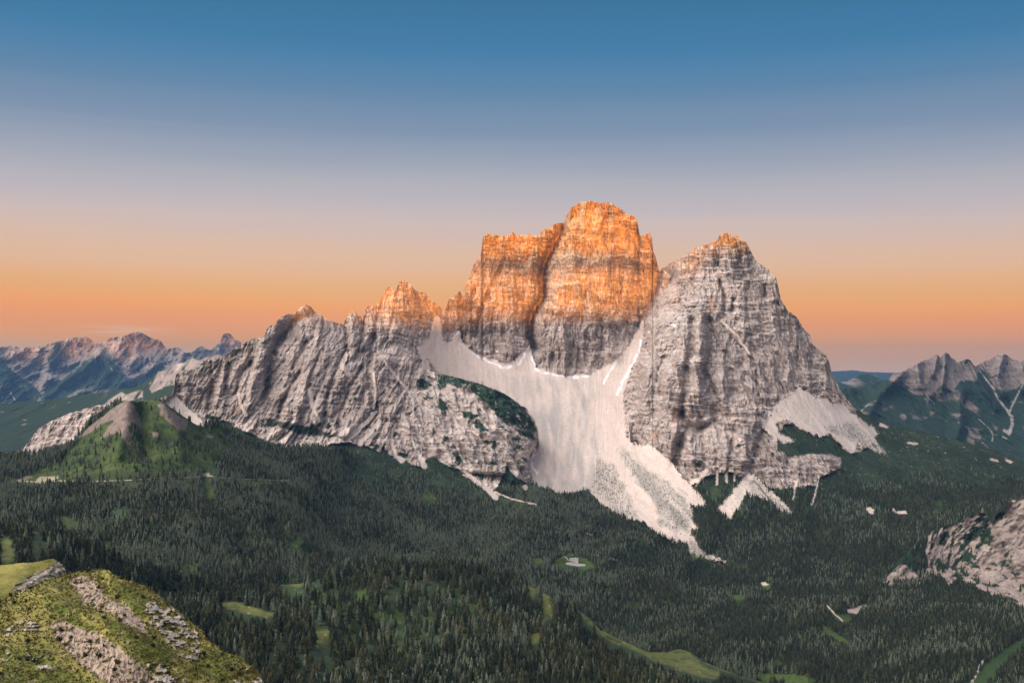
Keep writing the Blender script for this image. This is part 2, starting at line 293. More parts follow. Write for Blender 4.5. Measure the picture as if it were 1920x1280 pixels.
VEGLINE = [(-300, 880), (20, 860), (60, 868), (180, 850), (300, 780), (380, 803), (395, 792), (420, 788), (440, 800), (470, 812), (500, 826), (530, 838), (560, 842), (600, 838), (640, 830), (665, 832), (690, 838), (712, 850), (720, 835), (727, 850), (740, 862), (760, 862), (775, 872), (792, 876), (803, 858), (815, 855), (828, 866), (842, 874), (860, 880), (880, 893), (905, 908), (925, 921), (935, 912), (942, 890), (950, 868), (955, 880), (975, 900), (990, 905), (1000, 906),
 (1010, 912), (1030, 917), (1050, 926), (1075, 922), (1100, 918), (1112, 932), (1130, 950), (1150, 961), (1175, 971), (1200, 978), (1235, 1001), (1262, 1014), (1290, 1020), (1296, 1000), (1300, 930), (1303, 912), (1310, 905), (1325, 893), (1345, 888), (1370, 885), (1388, 893), (1400, 890), (1412, 888), (1420, 898), (1440, 915), (1470, 917), (1500, 912), (1530, 912), (1537, 895), (1560, 884), (1577, 878), (1578, 860), (1560, 852), (1520, 850), (1480, 854), (1460, 842), (1455, 815), (1470, 797), (1490, 795), (1520, 812), (1540, 826), (1556, 815), (1575, 832), (1600, 850), (1625, 840), (1640, 830), (1625, 800), (1610, 790), (1605, 770), (1640, 700), (2200, 700), (2200, 300), (-300, 300)]
SCREE_P = [
 [(772, 633), (780, 650), (795, 648), (806, 628), (812, 600), (818, 590), (826, 596), (832, 640), (845, 640), (855, 622), (863, 618), (867, 640), (880, 650), (900, 664), (925, 672), (950, 678), (965, 675), (985, 655), (993, 646), (999, 665), (1005, 688), (1020, 693), (1040, 699), (1065, 704), (1090, 701), (1110, 699), (1130, 690), (1145, 680), (1158, 670), (1175, 652), (1193, 622), (1203, 600), (1209, 600), (1206, 630), (1198, 655), (1190, 680), (1180, 705), (1171, 728), (1168, 750), (1174, 790), (1176, 815), (1185, 830), (1200, 832), (1218, 832), (1240, 846), (1256, 862), (1278, 888), (1292, 905), (1310, 925), (1326, 946), (1316, 953), (1298, 950), (1284, 940), (1277, 930), (1265, 950), (1270, 975), (1285, 975), (1300, 975), (1318, 990), (1296, 1000), (1310, 1018), (1322, 1032), (1345, 1042), (1368, 1056), (1340, 1052), (1310, 1042), (1290, 1037), (1287, 1022), (1265, 1016), (1250, 1008), (1235, 1001), (1210, 986), (1195, 977), (1170, 971), (1150, 961), (1130, 949), (1115, 936), (1105, 921), (1095, 917), (1075, 922), (1050, 926), (1030, 916), (1010, 910), (994, 905), (990, 860), (1005, 840), (1008, 800), (985, 765), (930, 730), (850, 706), (825, 700), (812, 688), (800, 670), (785, 660)],
 [(1428, 792), (1445, 778), (1466, 752), (1480, 735), (1497, 722), (1515, 733), (1540, 742), (1565, 750), (1585, 757), (1600, 772), (1618, 788), (1640, 802), (1648, 812), (1640, 822), (1655, 840), (1663, 852), (1640, 846), (1625, 834), (1610, 836), (1597, 852), (1580, 842), (1570, 827), (1555, 812), (1545, 818), (1535, 820), (1520, 812), (1500, 805), (1486, 792), (1470, 786), (1455, 795), (1462, 812), (1480, 820), (1490, 826), (1470, 832), (1447, 820), (1432, 806)],
 [(1400, 886), (1415, 888), (1425, 900), (1440, 915), (1460, 930), (1480, 950), (1487, 962), (1470, 962), (1450, 950), (1435, 940), (1420, 933), (1408, 932), (1400, 925), (1386, 950), (1376, 965), (1365, 979), (1358, 965), (1345, 960), (1342, 953), (1355, 938), (1370, 925), (1385, 905)],
 [(1195, 890), (1240, 885), (1285, 925), (1300, 955), (1296, 990), (1260, 1000), (1220, 985)], [(300, 752), (330, 742), (360, 770), (385, 788), (370, 800), (340, 780)],
 [(1200, 845), (1225, 848), (1240, 860), (1230, 870), (1205, 862)]]
CHUTES = [([(447, 738), (450, 758), (460, 776)], 3.5), ([(494, 726), (482, 744), (466, 768)], 3), ([(1354, 603), (1382, 628), (1405, 664)], (3.5, 2.5)), ([(1466, 752), (1440, 780), (1432, 800)], 3), ([(721, 675), (735, 695), (755, 720), (772, 740)], 3), ([(705, 772), (690, 790), (668, 808), (650, 822)], 4), ([(712, 788), (692, 812), (675, 832)], 3.5), ([(735, 800), (734, 830), (740, 850), (752, 862)], (2, 5)),
 ([(772, 820), (780, 842), (795, 872)], (2, 5)), ([(830, 835), (848, 868), (878, 888), (905, 910), (930, 931)], (2, 5)), ([(838, 770), (858, 800), (866, 830), (872, 860), (885, 885)], 3), ([(945, 855), (962, 875), (976, 895), (986, 915)], (1.5, 4)),
 ([(650, 665), (640, 685), (655, 702)], 5), ([(700, 700), (705, 730), (702, 765)], 2.5), ([(800, 640), (790, 660), (800, 690)], 6), ([(598, 735), (590, 760), (578, 790)], 2.5), ([(580, 730), (585, 760), (598, 790)], 3), ([(915, 800), (935, 820), (960, 850), (985, 880)], 2),
 ([(650, 805), (640, 812), (620, 822)], 4), ([(1325, 880), (1312, 893), (1297, 905)], 3), ([(1345, 880), (1344, 908)], 2), ([(1363, 880), (1362, 903)], 2), ([(1378, 880), (1377, 900)], 2), ([(1493, 905), (1487, 935)], 1.6), ([(1535, 895), (1522, 945)], 1.8), ([(1425, 780), (1440, 798), (1455, 815)], 3), ([(1200, 860), (1210, 880), (1225, 900), (1250, 930)], 3)]
SNOWL = [([(1003, 843), (996, 860), (1000, 878), (1006, 886)], 3), ([(880, 652), (890, 664), (905, 672), (930, 684), (950, 690), (975, 680), (985, 662)], 3.2), ([(998, 668), (1004, 692), (1025, 700), (1065, 708), (1105, 704)], 3.0), ([(1157, 675), (1145, 694), (1132, 718)], (4, 2.5)), ([(1202, 635), (1197, 662), (1184, 686), (1168, 716), (1158, 738)], (2.2, 4)), ([(929, 657), (934, 658)], 2.5), ([(1262, 610), (1266, 612)], 2.2), ([(855, 625), (864, 622)], 3)]
GULLY = [([(590, 585), (555, 600), (535, 625), (515, 655), (505, 690), (500, 720), (497, 745)], 7, 55), ([(562, 698), (545, 725), (528, 757), (521, 782)], 4, 38), ([(648, 650), (630, 695), (614, 740), (608, 778)], 4, 32), ([(678, 690), (662, 715), (650, 745), (640, 770), (634, 798)], 4, 35),
 ([(575, 640), (560, 670), (550, 690)], 4, 24), ([(600, 660), (585, 700), (575, 740)], 3, 20), ([(700, 630), (690, 700), (697, 740), (706, 775)], 5, 32), ([(646, 606), (652, 640), (648, 680)], 4, 42), ([(680, 600), (680, 625), (672, 660)], 3, 32), ([(745, 545), (738, 590), (725, 640)], 3, 18), ([(775, 745), (765, 790), (740, 820)], 5, 32), ([(726, 790), (700, 830)], 4, 20), ([(470, 640), (470, 690), (460, 735)], 4, 25),
 ([(430, 665), (425, 700), (420, 740)], 3, 16), ([(395, 680), (398, 720), (390, 770)], 3, 14), ([(720, 560), (706, 600), (700, 640)], 3, 16), ([(783, 550), (792, 585), (785, 630)], 3, 16),
 ([(1067, 405), (1050, 432), (1042, 453), (1030, 475), (1022, 490), (1016, 520), (1018, 557), (1002, 578), (994, 600), (993, 630), (1001, 655)], 6.5, 150), ([(945, 485), (938, 505), (925, 528), (916, 550), (903, 578), (896, 605), (893, 632)], 3.2, 34), ([(889, 543), (884, 562), (881, 582)], 3, 30), ([(868, 545), (864, 575), (866, 610), (865, 640)], 4, 48),
 ([(1140, 402), (1131, 415), (1128, 432)], 2.2, 22), ([(1085, 384), (1086, 412)], 2.2, 22), ([(1197, 440), (1196, 480), (1190, 530)], 4, 30), ([(1174, 605), (1180, 630), (1190, 650)], 5, 30), ([(1132, 610), (1128, 640), (1132, 685)], 2.5, 14), ([(1050, 600), (1040, 640), (1035, 690)], 3, 16), ([(1169, 448), (1168, 490), (1165, 525)], 4, 14), ([(1080, 590), (1066, 600)], 3, 14), ([(960, 590), (950, 640)], 3, 12), ([(912, 640), (930, 670)], 3, 12),
 ([(1236, 510), (1228, 548), (1212, 582), (1200, 615), (1190, 650), (1178, 690)], 7, 60), ([(1350, 525), (1358, 555), (1359, 592)], 2.6, 34), ([(1408, 670), (1418, 690), (1421, 729), (1434, 772)], 3, 30), ([(1495, 652), (1497, 692)], 3.2, 28), ([(1435, 535), (1434, 556)], 3, 32), ([(1276, 535), (1278, 568)], 5, 34), ([(1280, 775), (1284, 800)], 6, 46),
 ([(1298, 600), (1300, 645), (1288, 685), (1284, 729), (1278, 780)], 6, 55), ([(1330, 600), (1336, 650), (1322, 700), (1342, 755), (1340, 790), (1312, 805), (1293, 800), (1275, 832), (1264, 870)], 7, 60), ([(1316, 820), (1322, 850), (1320, 885)], 4, 26), ([(1195, 760), (1187, 800), (1195, 835)], 6, 35), ([(1375, 560), (1372, 592)], 3, 24), ([(1215, 660), (1232, 700), (1240, 740)], 4, 24), ([(1440, 790), (1425, 830), (1412, 865), (1408, 885)], 6, 42), ([(1380, 790), (1372, 840), (1365, 880)], 4, 22), ([(1250, 505), (1262, 520), (1242, 545)], 5, 40), ([(1412, 480), (1405, 500)], 3, 18), ([(1455, 570), (1462, 610), (1480, 650)], 5, 26), ([(1400, 560), (1402, 600)], 3, 18), ([(1520, 680), (1540, 720), (1560, 745)], 5, 22), ([(1360, 660), (1380, 700), (1375, 760)], 5, 26), ([(1240, 870), (1252, 880)], 4, 12)]
SPUR = [([(520, 600), (500, 640), (480, 700), (470, 760)], 14, 35), ([(575, 575), (600, 630), (590, 680), (560, 760), (530, 800)], 16, 45), ([(760, 530), (740, 600), (760, 660), (800, 720)], 16, 40), ([(660, 590), (665, 650), (640, 700), (590, 780)], 12, 30), ([(1072, 490), (1060, 540), (1040, 580), (1040, 640)], 16, 50), ([(1072, 490), (1110, 560), (1140, 620), (1150, 660)], 18, 50), ([(930, 540), (950, 600), (960, 660)], 18, 30), ([(1310, 590), (1312, 650), (1305, 740)], 9, 45), ([(1362, 440), (1372, 520), (1390, 600), (1410, 640)], 14, 35), ([(1255, 560), (1235, 620), (1215, 700), (1205, 780)], 14, 55), ([(1300, 860), (1290, 820)], 10, 40), ([(1450, 520), (1470, 620), (1500, 680), (1560, 740)], 16, 35), ([(1350, 720), (1390, 780), (1395, 860)], 16, 45), ([(720, 680), (690, 760), (650, 800)], 14, 35), ([(1120, 380), (1110, 450)], 20, 25), ([(1080, 760), (1100, 880)], 30, 25), ([(1150, 760), (1190, 900), (1260, 980)], 14, 30)]
DEBRIS = [([(1215, 600), (1260, 590), (1300, 600)], 12), ([(1330, 525), (1380, 535), (1430, 528)], 7), ([(1290, 490), (1350, 508), (1410, 505), (1440, 520)], 5), ([(1400, 640), (1450, 630), (1500, 625)], 8), ([(1450, 700), (1490, 715), (1540, 712)], 10), ([(1220, 690), (1270, 700)], 9), ([(1340, 680), (1400, 690)], 9), ([(1230, 760), (1210, 800)], 10), ([(1060, 560), (1100, 575), (1150, 590)], 12), ([(760, 640), (730, 660), (690, 650)], 10), ([(1420, 730), (1470, 740)], 12), ([(640, 680), (655, 660)], 10)]
GREEN_P = [([(822, 745), (838, 752), (845, 770), (838, 776), (822, 765)]), [(862, 768), (882, 772), (897, 778), (892, 786), (870, 784)], [(890, 790), (900, 792), (915, 806), (905, 812), (892, 803)], [(768, 822), (776, 818), (782, 828), (774, 832)], [(783, 712), (795, 710), (808, 722), (800, 732), (785, 728)], [(1272, 688), (1278, 688), (1278, 692)], [(850, 845), (862, 850), (868, 868), (856, 872)], [(1300, 868), (1318, 866), (1312, 876)],
 [(1485, 798), (1500, 806), (1530, 815), (1560, 815), (1565, 830), (1540, 828), (1510, 820)], [(820, 700), (833, 706), (838, 722), (826, 735), (818, 725)], [(740, 720), (750, 716), (756, 728)]]

def d_masks(X, Y, Z, x, y):
    wx = 5*fbm(X/45, Z/30, 3.3, 3)+1.6*pn(X/9, Z/7, 1.1); wy = 5*fbm(X/45, Z/30, 8.8, 3)+1.6*pn(X/9, Z/7, 6.1)
    rock = mask(x+wx, y+wy*.8, [VEGLINE], 1.0)
    fing = 11*pn(x/7., y/70, 4.)+6*pn(x/3.2, y/40, 9.)
    low = sst(730, 800, y); scree = np.zeros(x.shape, np.float32); rg = (3.5*fbm(X/9, Y/30, Z/6, 3, .6)+(x > 1425)*(18*fbm(X/45, Y/60, Z/13, 4, .6)-2))*(1-low)+low*(4*fbm(X/22, Y/90, 3.7, 4)+7.5*fbm(X/5.5, Y/9, 8.1, 3, .7))
    for p_ in SCREE_P: scree = np.maximum(scree, sst(-.8, .8, inside(x+wx*.4, y+wy*.3+fing*.3*low, p_)+rg-.5*low))
    for l, w in CHUTES: scree = np.maximum(scree, (.85 if l[-1][1] < 790 else 1.0)*sst(.30, .6, near(x+wx*.6, y+wy*.6, l, w if l[-1][1] < 790 else (tuple(v*1.3 for v in w) if isinstance(w, tuple) else w*1.3))+.30*fbm(X/18, Z/18, 2., 3)))
    snow = np.zeros(x.shape, np.float32)
    for l, w in SNOWL: snow = np.maximum(snow, sst(.42, .6, near(x+wx*.7, y+wy*.7, l, w)*(.75+.9*fbm(X/26, Z/26, 6., 3))))
    green = mask(x+wx*1.6, y+wy*1.6, GREEN_P, 1.5)
    return rock, scree, snow, green
def relief_D(X, Y, Z, x, y):
    rock, scree, snow, green = d_masks(X, Y, Z, x, y); _m['D'] = (rock, scree, snow, green)
    soft = np.maximum(scree, 1-rock); r = 1-soft
    dd = np.zeros(x.shape)
    amp = (.65+.7*sst(-.4, .5, fbm(X/400, Y/400, Z/400, 2)))*(1-.25*sst(900, 780, x))
    steep = np.clip(mask(x, y, [[(845, 540), (905, 430), (1060, 370), (1200, 400), (1240, 500), (1200, 640), (1130, 700), (1000, 690), (900, 670), (850, 640)]], 12)+.45, 0, 1)
    # broad buttresses, then vertical flutes, then cracks
    lf = sst(900, 780, x)*sst(250, 330, x)*sst(560, 640, y+.0*x); kx = -.22*lf
    Xs = X+kx*Z; wp = pn(X/130, Y/130, Z/130)
    dd += r*60*(.55-ridged(Xs/420, Y/900, Z/1100, 2))
    dd += r*amp*62*(facet(Xs/170+.15*wp, Y/900, Z/620)-.5)
    dd += r*amp*34*(facet(Xs/70+.2*wp+7.3, Y/500, Z/230+2.2)-.5)
    dd += r*amp*26*(ridged(Xs/105+.3*wp+7.3, Y/700, Z/420+2.2, 2, .5)**2-.4)
    dd += r*amp*15*(facet(Xs/31+.2*wp, Y/200, Z/95, 1.8)-.5)
    dd += r*17*(ridged(Xs/27+.3*wp+3.1, Y/120, Z/120, 2)**2-.4)
    dd += r*9*(.6-ridged(X/24, Z/30, Y/60, 2))*(1-.5*steep)
    dd += r*8*fbm(X/12, Y/24, Z/14, 2, .6)+r*3.2*pn(X/6.5, Y/40, Z/5)
    dd = dd*(1-.5*mask(x, y, [[(0, 740), (260, 740), (260, 900), (0, 900)]], 10))
    t1, f1 = terrace(Z, X, Y, 62, 3.1, .84); t2, f2 = terrace(Z, X, Y, 23, 7.7, .8); t3, f3 = terrace(Z, X, Y, 9.5, 4.4, .6)
    st = (.12+.88*sst(-.1, .35, pn(X/330, Y/330, Z/140)))*(1-.3*lf)
    _m['st'] = st
    dd += r*st*(t1*38+t2*19+t3*5)*(1-.25*steep)
    _m['f'] = (f1, f2, f3, steep)
    for l, w, a in GULLY:
        dd += (1-.8*scree)*a*(1.35*near(x+3*pn(X/25, Z/25, 1), y, l, w)+.6*near(x, y, l, w*2.2))
    for l, w, a in SPUR: dd -= 1.5*a*near(x+5*pn(X/60, Z/60, 4), y, l, w*1.2)
    # loose ground
    dr = sst(1110, 1190, x); su = x*(1-.32*dr)-y*.68*dr; sv = y*(1-.32*dr)+x*.68*dr; f2_ = mask(x, y, [[(1380, 680), (1700, 680), (1700, 900), (1380, 900)]], 20); su = su+(x*.80-y*.60-su)*(f2_ > .5); sv = sv+(y*.80+x*.60-sv)*(f2_ > .5); _m['run'] = (su, sv)
    dd += scree*(8*fbm(X/90, Y/90, Z/120, 3)+1.0*fbm(X/9, Y/9, Z/9, 2)+5*(.5-ridged(su/17+.5*pn(su/40, sv/50, 1.), sv/90, .5, 3)))
    dd += (1-rock)*(1-scree)*(200*(.6-ridged(X/360-Y/900, Y/1300, 2.5, 2))*sst(930, 1000, y)+30*fbm(X/260, Y/260, 1.5, 3)+7*fbm(X/50, Y/50, .5, 3))
    return dd
def colour_D(X, Y, Z, x, y, nr, dd):
    rock, scree, snow, green = _m['D']; f1, f2, f3, steep = _m['f']
    up = np.abs(nr[..., 2])
    c = np.empty(x.shape+(3,)); c[:] = ROCK
    c = mixc(c, ROCK_L, .55*sst(-.15, .5, fbm(X/160, Y/160, Z/90, 4)))
    # pale beds between grey ones, debris resting on the ledges
    c = mixc(c, ROCK_L*1.1, .6*sst(.25, .6, fbm(X/500, Y/500, (Z+.05*X)/13, 3)))
    c = mixc(c, ROCK_D*1.15, .6*sst(.12, .5, fbm(X/420+9, Y/420, (Z+.05*X)/19+4, 3)))
    led = np.clip(sst(.45, .8, up+.18*pn(X/20, Y/20, Z/20)), 0, 1)*(1-.5*steep)
    c = mixc(c, SCREE*.90, (.70-.35*sst(900, 780, x))*led)
    st = _m['st']; pk_ = sst(-.35, .2, fbm(X/120, Y/120, Z/60+9, 3))
    c = mixc(c, SCREE*.86, st*pk_*(.55*sst(.80, .88, f1)+.38*sst(.74, .84, f2)*(1-steep*.4)))
    deb = np.zeros(x.shape)
    for l, w in DEBRIS: deb = np.maximum(deb, near(x, y, l, w))
    c = mixc(c, SCREE*.9, .85*deb*sst(-.3, .3, fbm(X/40, Y/40, Z/12, 3)))
    # rusty fresh breaks and black water streaks down the steep walls
    c = mixc(c, ROCK_O, .55*sst(.22, .5, fbm(X/70+5, Y/200, Z/120, 4))*sst(.75, .4, up))
    top = mask(x, y, [[(900, 470), (1060, 380), (1200, 400), (1240, 520), (1220, 600), (1000, 560), (960, 520)]], 10)
    stk = sst(.10, .42, fbm(X/19, Y/90, Z/260, 4))
    c = mixc(c, np.array([.075, .072, .078]), stk*(.18+.5*top*sst(.0, .4, pn(X/90, 2., Z/200)+.2))*sst(.7, .45, up))
    pk = mask(x, y, [[(1325, 462), (1405, 460), (1415, 495), (1330, 500)], [(1270, 530), (1290, 530), (1292, 570), (1272, 570)]], 5)
    c = mixc(c, np.array([.07, .07, .08]), pk*sst(.0, .3, fbm(X/14, Y/60, Z/200, 3))*.75)
    red = mask(x+4*pn(X/20, Z/20, 2), y+4*pn(X/20, Z/20, 7), [[(1258, 765), (1275, 770), (1278, 790), (1262, 795)], [(1325, 555), (1338, 552), (1345, 580), (1330, 588)], [(1218, 812), (1235, 808), (1238, 825), (1222, 828)], [(1218, 560), (1208, 585), (1198, 612), (1204, 612), (1222, 580), (1232, 545)]], 3)
    c = mixc(c, ROCK_O, .6*red)
    tl = mask(x, y, [[(325, 690), (470, 630), (500, 640), (430, 690), (330, 712)]], 6)
    c = mixc(c, np.array([.16, .15, .07]), .75*tl*sst(-.1, .3, fbm(X/18, Y/18, Z/12, 3)+.25*(up-.4)))
    glow_tint = mask(x+8*pn(X/60, Z/60, 2), y+8*pn(X/60, Z/60, 7), [[(880, 520), (900, 430), (1050, 400), (1080, 370), (1160, 375), (1235, 430), (1235, 540), (1190, 600), (1100, 590), (1000, 600), (870, 590), (850, 560)], [(700, 580), (745, 520), (835, 580), (820, 600), (720, 600)], [(1330, 460), (1350, 430), (1400, 445), (1395, 470)]], 16)
    glow_tint = glow_tint*(.42+.58*sst(520, 455, y+14*pn(X/80, Z/60, 3.)))
    c = c*(1+(np.array([1.04, .76, .36])-1)*(.95*glow_tint*(1-stk*.7))[..., None])  # yellowish rock, pushed to orange to paint the alpenglow on the tops
    # loose stone
    s = np.empty_like(c); s[:] = SCREE*np.array([1.05, 1.0, .96]); su, sv = _m['run']
    s = mixc(s, SCREE_G*.98, .95*mask(x, y, [[(940, 700), (1110, 715), (1120, 800), (1130, 900), (1110, 930), (1000, 915), (1000, 800)]], 12)*sst(-.35, .35, fbm(X/50, Y/260, 3., 3)))
    s = mixc(s, np.array([.56, .47, .42]), .7*mask(x, y, [[(1112, 700), (1190, 690), (1180, 760), (1160, 820), (1150, 830), (1130, 780)], [(960, 700), (985, 665), (998, 670), (1000, 700)], [(1180, 690), (1205, 610), (1200, 660), (1185, 700)]], 9))
    rub = mask(x+6*pn(X/40, Y/40, 1.), y, [[(1120, 860), (1150, 870), (1180, 930), (1200, 975), (1150, 960), (1110, 920)], [(1165, 835), (1200, 870), (1240, 900), (1285, 940), (1275, 975), (1240, 960), (1200, 910), (1160, 850)], [(1408, 888), (1487, 960), (1450, 955), (1405, 915)], [(1225, 885), (1285, 925), (1300, 965), (1290, 1000), (1235, 985)], [(1290, 1010), (1370, 1058), (1300, 1040)], [(1540, 800), (1600, 790), (1660, 850), (1610, 830)]], 6)
    s = mixc(s, np.array([.37, .355, .32]), rub*.8*sst(-.4, .2, fbm(su/14, sv/50, 29., 4))); spk = sst(.02, .26, fbm(X/8, Y/11, 2.5, 4, .65)); s = mixc(s, np.array([.13, .14, .095]), rub*spk*.75)
    s = mixc(s, SCREE_G*.95, .42*sst(-.05, .45, fbm(su/9+.4*pn(su/30, sv/40, 1.), sv/45, 9., 5))); s = mixc(s, SCREE*1.15, .55*sst(.05, .35, fbm(su/14+.6*pn(su/30, sv/50, 5.), sv/90, 19., 4)))
    c = mixc(c, 0, scree)+s*scree[..., None]
    s = mixc(s, SCREE_G*.95, .5*sst(-.1, .4, fbm(X/70, Y/110, 51., 5, .6))); s = mixc(s, np.array([.20, .19, .17]), .7*sst(.40, .50, fbm(X/8, Y/10, 57., 3, .6)+.10*sst(780, 900, y)))
    _m['rub'] = rub
    fl = mask(x, y, [[(1430, 700), (1680, 760), (1680, 870), (1430, 870)]], 10)
    s = mixc(s, SCREE_G*.85, fl*.75*sst(.0, .35, fbm(su/8, sv/110, 41., 4))); s = mixc(s, np.array([.17, .17, .13]), fl*.7*sst(.22, .42, fbm(su/5, sv/60, 47., 4)+.10*sst(770, 840, y)))
    gs = np.zeros(x.shape); wx = 6*fbm(X/40, Y/40, 3.3, 3); wy = 6*fbm(X/40, Y/40, 8.8, 3)
    for l, w in [([(1518, 806), (1500, 790), (1484, 776)], (3.5, 1.5)), ([(1562, 815), (1550, 795), (1538, 772)], (4, 1.5)), ([(1640, 836), (1612, 806), (1585, 780)], (3, 1)), ([(1618, 832), (1592, 806), (1570, 786)], (2, 1)), ([(1190, 905), (1160, 870), (1135, 845)], (3, 1)), ([(1250, 940), (1225, 905), (1205, 880)], (4, 1.5)), ([(1215, 960), (1190, 930), (1170, 900)], (3, 1)), ([(1290, 930), (1270, 905), (1250, 880)], (3, 1)), ([(1110, 905), (1100, 870), (1105, 840)], (4, 1.5)), ([(1040, 912), (1045, 890)], 3), ([(1450, 945), (1430, 920), (1415, 900)], (3, 1))]: gs = np.maximum(gs, near(x+wx*.5, y+wy*.5, l, w))
    s = mixc(s, np.array([.12, .13, .09]), .85*sst(.25, .7, gs+.55*fbm(X/7, Y/10, 12.5, 4, .65)))
    v = np.empty_like(c); v[:] = MUGO
    v = mixc(v, VEG*1.5, sst(-.2, .4, fbm(X/120, Y/120, 1., 3))); v = mixc(v, np.array([.05, .075, .04]), .8*sst(.0, .3, fbm(X/16, Y/22, 61., 4, .6))); v = mixc(v, SCREE*.6, sst(.33, .45, fbm(X/13, Y/22, 67., 4, .6))*sst(960, 900, y))
    hi = mask(x, y, [[(1600, 770), (1720, 805), (1900, 860), (1900, 880), (1650, 860)], [(930, 930), (1290, 1020), (1300, 1050), (1000, 970)]], 10)
    v = mixc(v, SCREE*.8, sst(.50, .58, fbm(X/24, Y/40, 7., 4)+.18*hi))
    wooded = sst(880, 960, y+30*pn(X/200, Y/200, 4.))
    v = mixc(v, np.array([.024, .034, .018]), wooded*.6)
    v = mixc(v, GRASS*.8, wooded*.6*sst(-.1, .3, fbm(X/80, Y/100, 14.7, 3)))
    v = mixc(v, GRASS*.55, sst(.18, .4, fbm(X/90, Y/110, 4.7, 3))*.6)
    _m['mead'] = mead = mask(x+6*fbm(X/30, Y/30, 1., 3), y+5*fbm(X/30, Y/30, 5., 3), MEAD_D, 2.5)
    v = mixc(v, GRASS*1.0, mead*(.5+.5*sst(-.3, .2, fbm(X/14, Y/20, 2., 3)))); 
    bare = mask(x+3*pn(X/16, Y/16, 1.), y+2*pn(X/12, Y/12, 5.), BARE_D, 1.0)
    for l, w in BARE_L: bare = np.maximum(bare, sst(.35, .6, near(x, y+2*pn(X/20, Y/20, 3.), l, w)))
    v = mixc(v, np.array([.60, .50, .44]), bare); _m['bareD'] = bare
    g = np.clip(green+sst(.30, .42, fbm(X/60, Y/60, Z/40+5, 4)+.16*mask(x, y, [[(380, 780), (640, 790), (1000, 900), (700, 880), (430, 840)]], 20)-.35*mask(x, y, [[(300, 500), (1700, 300), (1700, 800), (1440, 800), (1300, 800), (1000, 700), (700, 720), (340, 760)]], 10)), 0, 1)*rock*(1-scree)
    c = mixc(c, MUGO*1.2, g)
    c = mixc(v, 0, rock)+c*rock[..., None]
    c = mixc(c, 0, scree*(1-rock))+s*(scree*(1-rock))[..., None]
    wh = mask(x, y, [[(0, 760), (210, 740), (200, 800), (0, 880)]], 4); c = mixc(c, ROCK_L*1.05, .6*wh*rock)
    wh = mask(x+6*pn(X/40, Z/20, 2.), y+4*pn(X/30, Z/20, 7), [[(420, 788), (500, 800), (640, 822), (640, 838), (560, 845), (500, 832), (430, 806)]], 4); c = mixc(c, ROCK_L*1.1, .7*wh*rock)
    gc = mask(x+7*pn(X/30, Z/20, 2.), y+5*pn(X/24, Z/20, 7), [[(500, 785), (545, 792), (600, 806), (645, 820), (600, 818), (560, 812), (505, 795)], [(395, 790), (430, 788), (440, 795), (400, 810)]], 2); c = mixc(c, MUGO, gc*.9)
    c = mixc(c, SNOW, snow)
    _m['mugo'] = (1-rock)*(1-scree)*(1-bare)*(1-wooded)*.9+rub*scree*.35+(1-rock)*scree*.06+g*.5
    _m['bed'] = rock*(1-scree)*(1-g)*(1-snow)
    _m['treeD'] = (1-rock)*(1-scree)*(1-mead)*(1-bare)*wooded
    return np.clip(c, .01, .9)
MEAD_D = [[(1040, 1050), (1050, 1043), (1062, 1040), (1064, 1036), (1080, 1039), (1098, 1046), (1113, 1058), (1108, 1063), (1095, 1066), (1075, 1062), (1060, 1064), (1036, 1058)], [(995, 1046), (1012, 1044), (1020, 1052), (1005, 1056)], [(1370, 1115), (1385, 1113), (1400, 1122), (1385, 1127), (1372, 1122)], [(1425, 1094), (1440, 1090), (1445, 1100), (1428, 1102)],
 [(1290, 1030), (1340, 1045), (1350, 1055), (1300, 1045)], [(1560, 1152), (1590, 1150), (1600, 1165), (1570, 1163)], [(1600, 1155), (1650, 1160), (1640, 1168), (1605, 1166)], [(1540, 1170), (1600, 1205), (1615, 1215), (1590, 1210), (1545, 1185)], [(790, 925), (805, 920), (818, 935), (800, 940)], [(1425, 1264), (1470, 1262), (1510, 1266), (1540, 1276), (1560, 1295), (1430, 1295)], [(1685, 1205), (1700, 1225), (1720, 1235), (1690, 1225)]]
BARE_D = [[(1583, 1142), (1600, 1140), (1615, 1133), (1632, 1132), (1636, 1136), (1645, 1128), (1660, 1122), (1680, 1122), (1683, 1130), (1674, 1142), (1668, 1155), (1650, 1160), (1652, 1155), (1662, 1148), (1640, 1154), (1610, 1152), (1590, 1147)], [(1622, 952), (1632, 950), (1640, 955), (1638, 963), (1630, 962)], [(1670, 955), (1675, 952), (1680, 958), (1698, 956), (1700, 962), (1685, 963)], [(1855, 858), (1872, 862), (1872, 866), (1858, 863)], [(1884, 858), (1900, 866), (1895, 869), (1885, 864)], [(1425, 1092), (1436, 1090), (1442, 1096), (1430, 1097)], [(1650, 792), (1668, 800), (1662, 803), (1648, 798)], [(1700, 828), (1722, 830), (1720, 833), (1702, 832)]]
BARE_L = [([(1550, 1134), (1565, 1150), (1580, 1163)], 1.6), ([(1610, 1180), (1622, 1190)], 1.6), ([(1100, 1000), (1118, 1003)], 1.4), ([(868, 890), (900, 905), (935, 925), (960, 935), (1005, 945)], 1.7), ([(1120, 1040), (1160, 1050)], 1.0)]

rock_mat = ground_mat('mountain_rock_and_scree', .05, var=.30, bump=.7, dist=9, stretch=1.2, cracks=1.0)
D = sheet('mountain', -220, 2140, 1.5, SKY_D, 1330, 600, CT_D, relief_D, colour_D, rock_mat, jag=1.3, gpow=1.12, smooth=False)
D['tree'] = _m['treeD']; D['mugo'] = _m['mugo']

